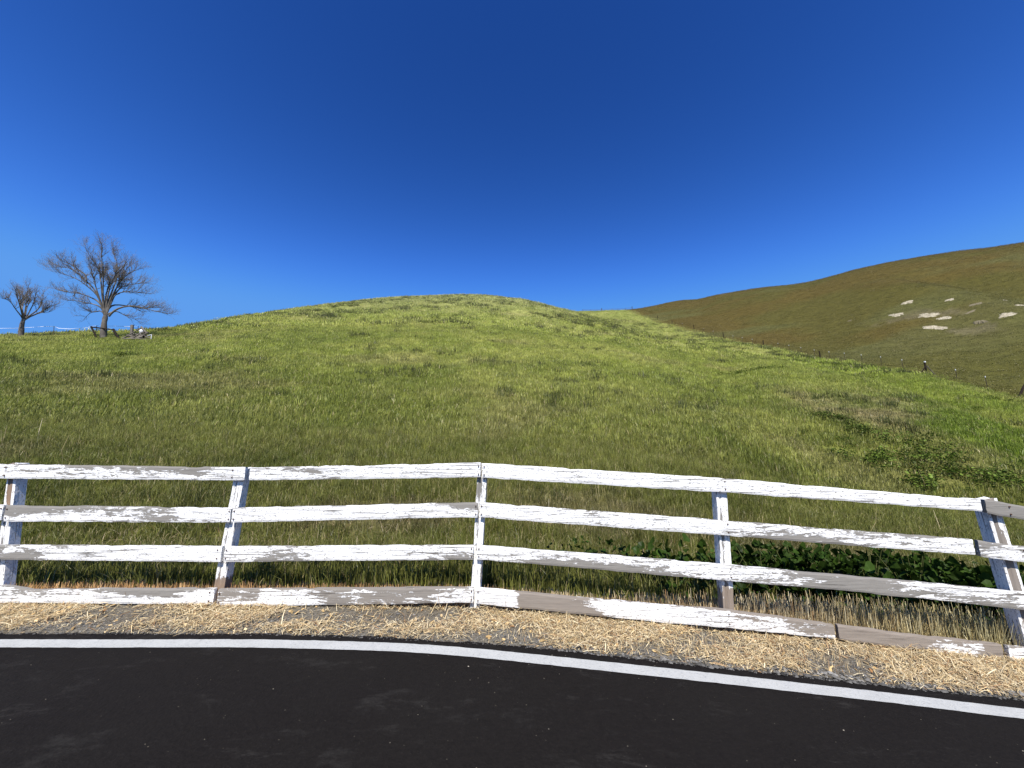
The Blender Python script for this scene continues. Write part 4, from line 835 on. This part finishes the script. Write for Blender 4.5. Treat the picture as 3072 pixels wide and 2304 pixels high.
# ---------------------------------------------------------------- pale rock outcrops on the rusty hill
def mat_rock():
    N = NT('pale_rock'); w = N.coord('World'); n = N.noise(w, 1.4, 6, .75); n2 = N.noise(w, 6, 4, .7)
    c = N.mix(N.ramp(n, [(.35, 0), (.6, 1)]), (.24, .205, .14), (.46, .41, .30)); c = N.mix(1, c, N.ramp(n2, [(.3, .6), (.6, 1)]), 'MULTIPLY')
    N.principled(c, .95, N.bump(n2, .8, .1), .05); return N.m
M_ROCK = mat_rock()
M_DULL = mat_wood('dull_rock', (.10, .085, .05), (.20, .17, .11))
ROCKS = [(95.8, 88.7, 1.95, 1.1, .5, 'long thin white rock outcrop, highest of the left ones'), (87.4, 83.7, 2.1, 1.9, .45, 'white rock outcrop farthest left on the rusty hill'),
 (89.2, 78.8, 2.3, 1.7, .35, 'broken gravelly outcrop in the middle of the rocky patch'), (88.7, 75.5, 1.75, 1.3, .4, 'pale outcrop adjoining the gravelly one on its right'),
 (82.0, 72.0, 2.2, 2.0, .45, 'wide white outcrop lowest on the rusty hill'), (98.6, 82.4, 1.2, .8, .35, 'small white outcrop level with the highest long one'),
 (90.8, 67.6, 1.8, 1.2, .3, 'pale outcrop near the right edge of the hill'), (87.3, 68.9, 1.2, 1.1, .9, 'dark hollow edged rock below the right hand outcrops'),
 (96.4, 76.1, 1.7, .9, .25, 'dull brown outcrop upper right of the rocky patch'), (103.7, 76.8, .7, .4, .35, 'tiny white stone high near the right edge'), (92.4, 74.0, 1.5, .7, .22, 'dull low outcrop right of the gravelly one'),
 (98.0, 70.5, 1.3, .8, .35, 'pale outcrop cut by the right edge of the view'), (82.5, 90.0, .8, .3, .2, 'small grey stone left of the rocky patch')]
for i, (x, y, rx, ry, hh, lb) in enumerate(ROCKS):
    rx *= .64; ry *= .62; hh *= .5
    nA, nR = 40, 9; z0 = float(height(x, y)); V = [(0, 0, hh*.9)]; 
    for j in range(1, nR+1):
        f = j/nR
        for k_ in range(nA):
            a = 2*PI*k_/nA; q = f*(.35+.9*float(vnoise(math.cos(a)*1.7+i*7, math.sin(a)*1.7, i+3))+.6*float(vnoise(a*7, i, 9))); px, py = x+math.cos(a)*q*rx, y+math.sin(a)*q*ry
            z = float(height(px, py))-z0+hh*max(0, 1-f**3)*(.55+.7*float(fbm(px*2, py*2, i+20, 3)))-(.12 if j == nR else 0)+.02
            V.append((px-x, py-y, z))
    F3 = [(0, 1+k_, 1+(k_+1) % nA) for k_ in range(nA)]; F4 = [(1+j*nA+k_, 1+(j+1)*nA+k_, 1+(j+1)*nA+(k_+1) % nA, 1+j*nA+(k_+1) % nA) for j in range(nR-1) for k_ in range(nA)]
    o = link('rock_outcrop', mesh_np('rock_outcrop', V, [F3, F4]), M_DULL if i in (7, 8, 10, 12) else M_ROCK, None, (x, y, z0)); tag(o, lb, 'rock', 'pale rocks on the rusty hill')
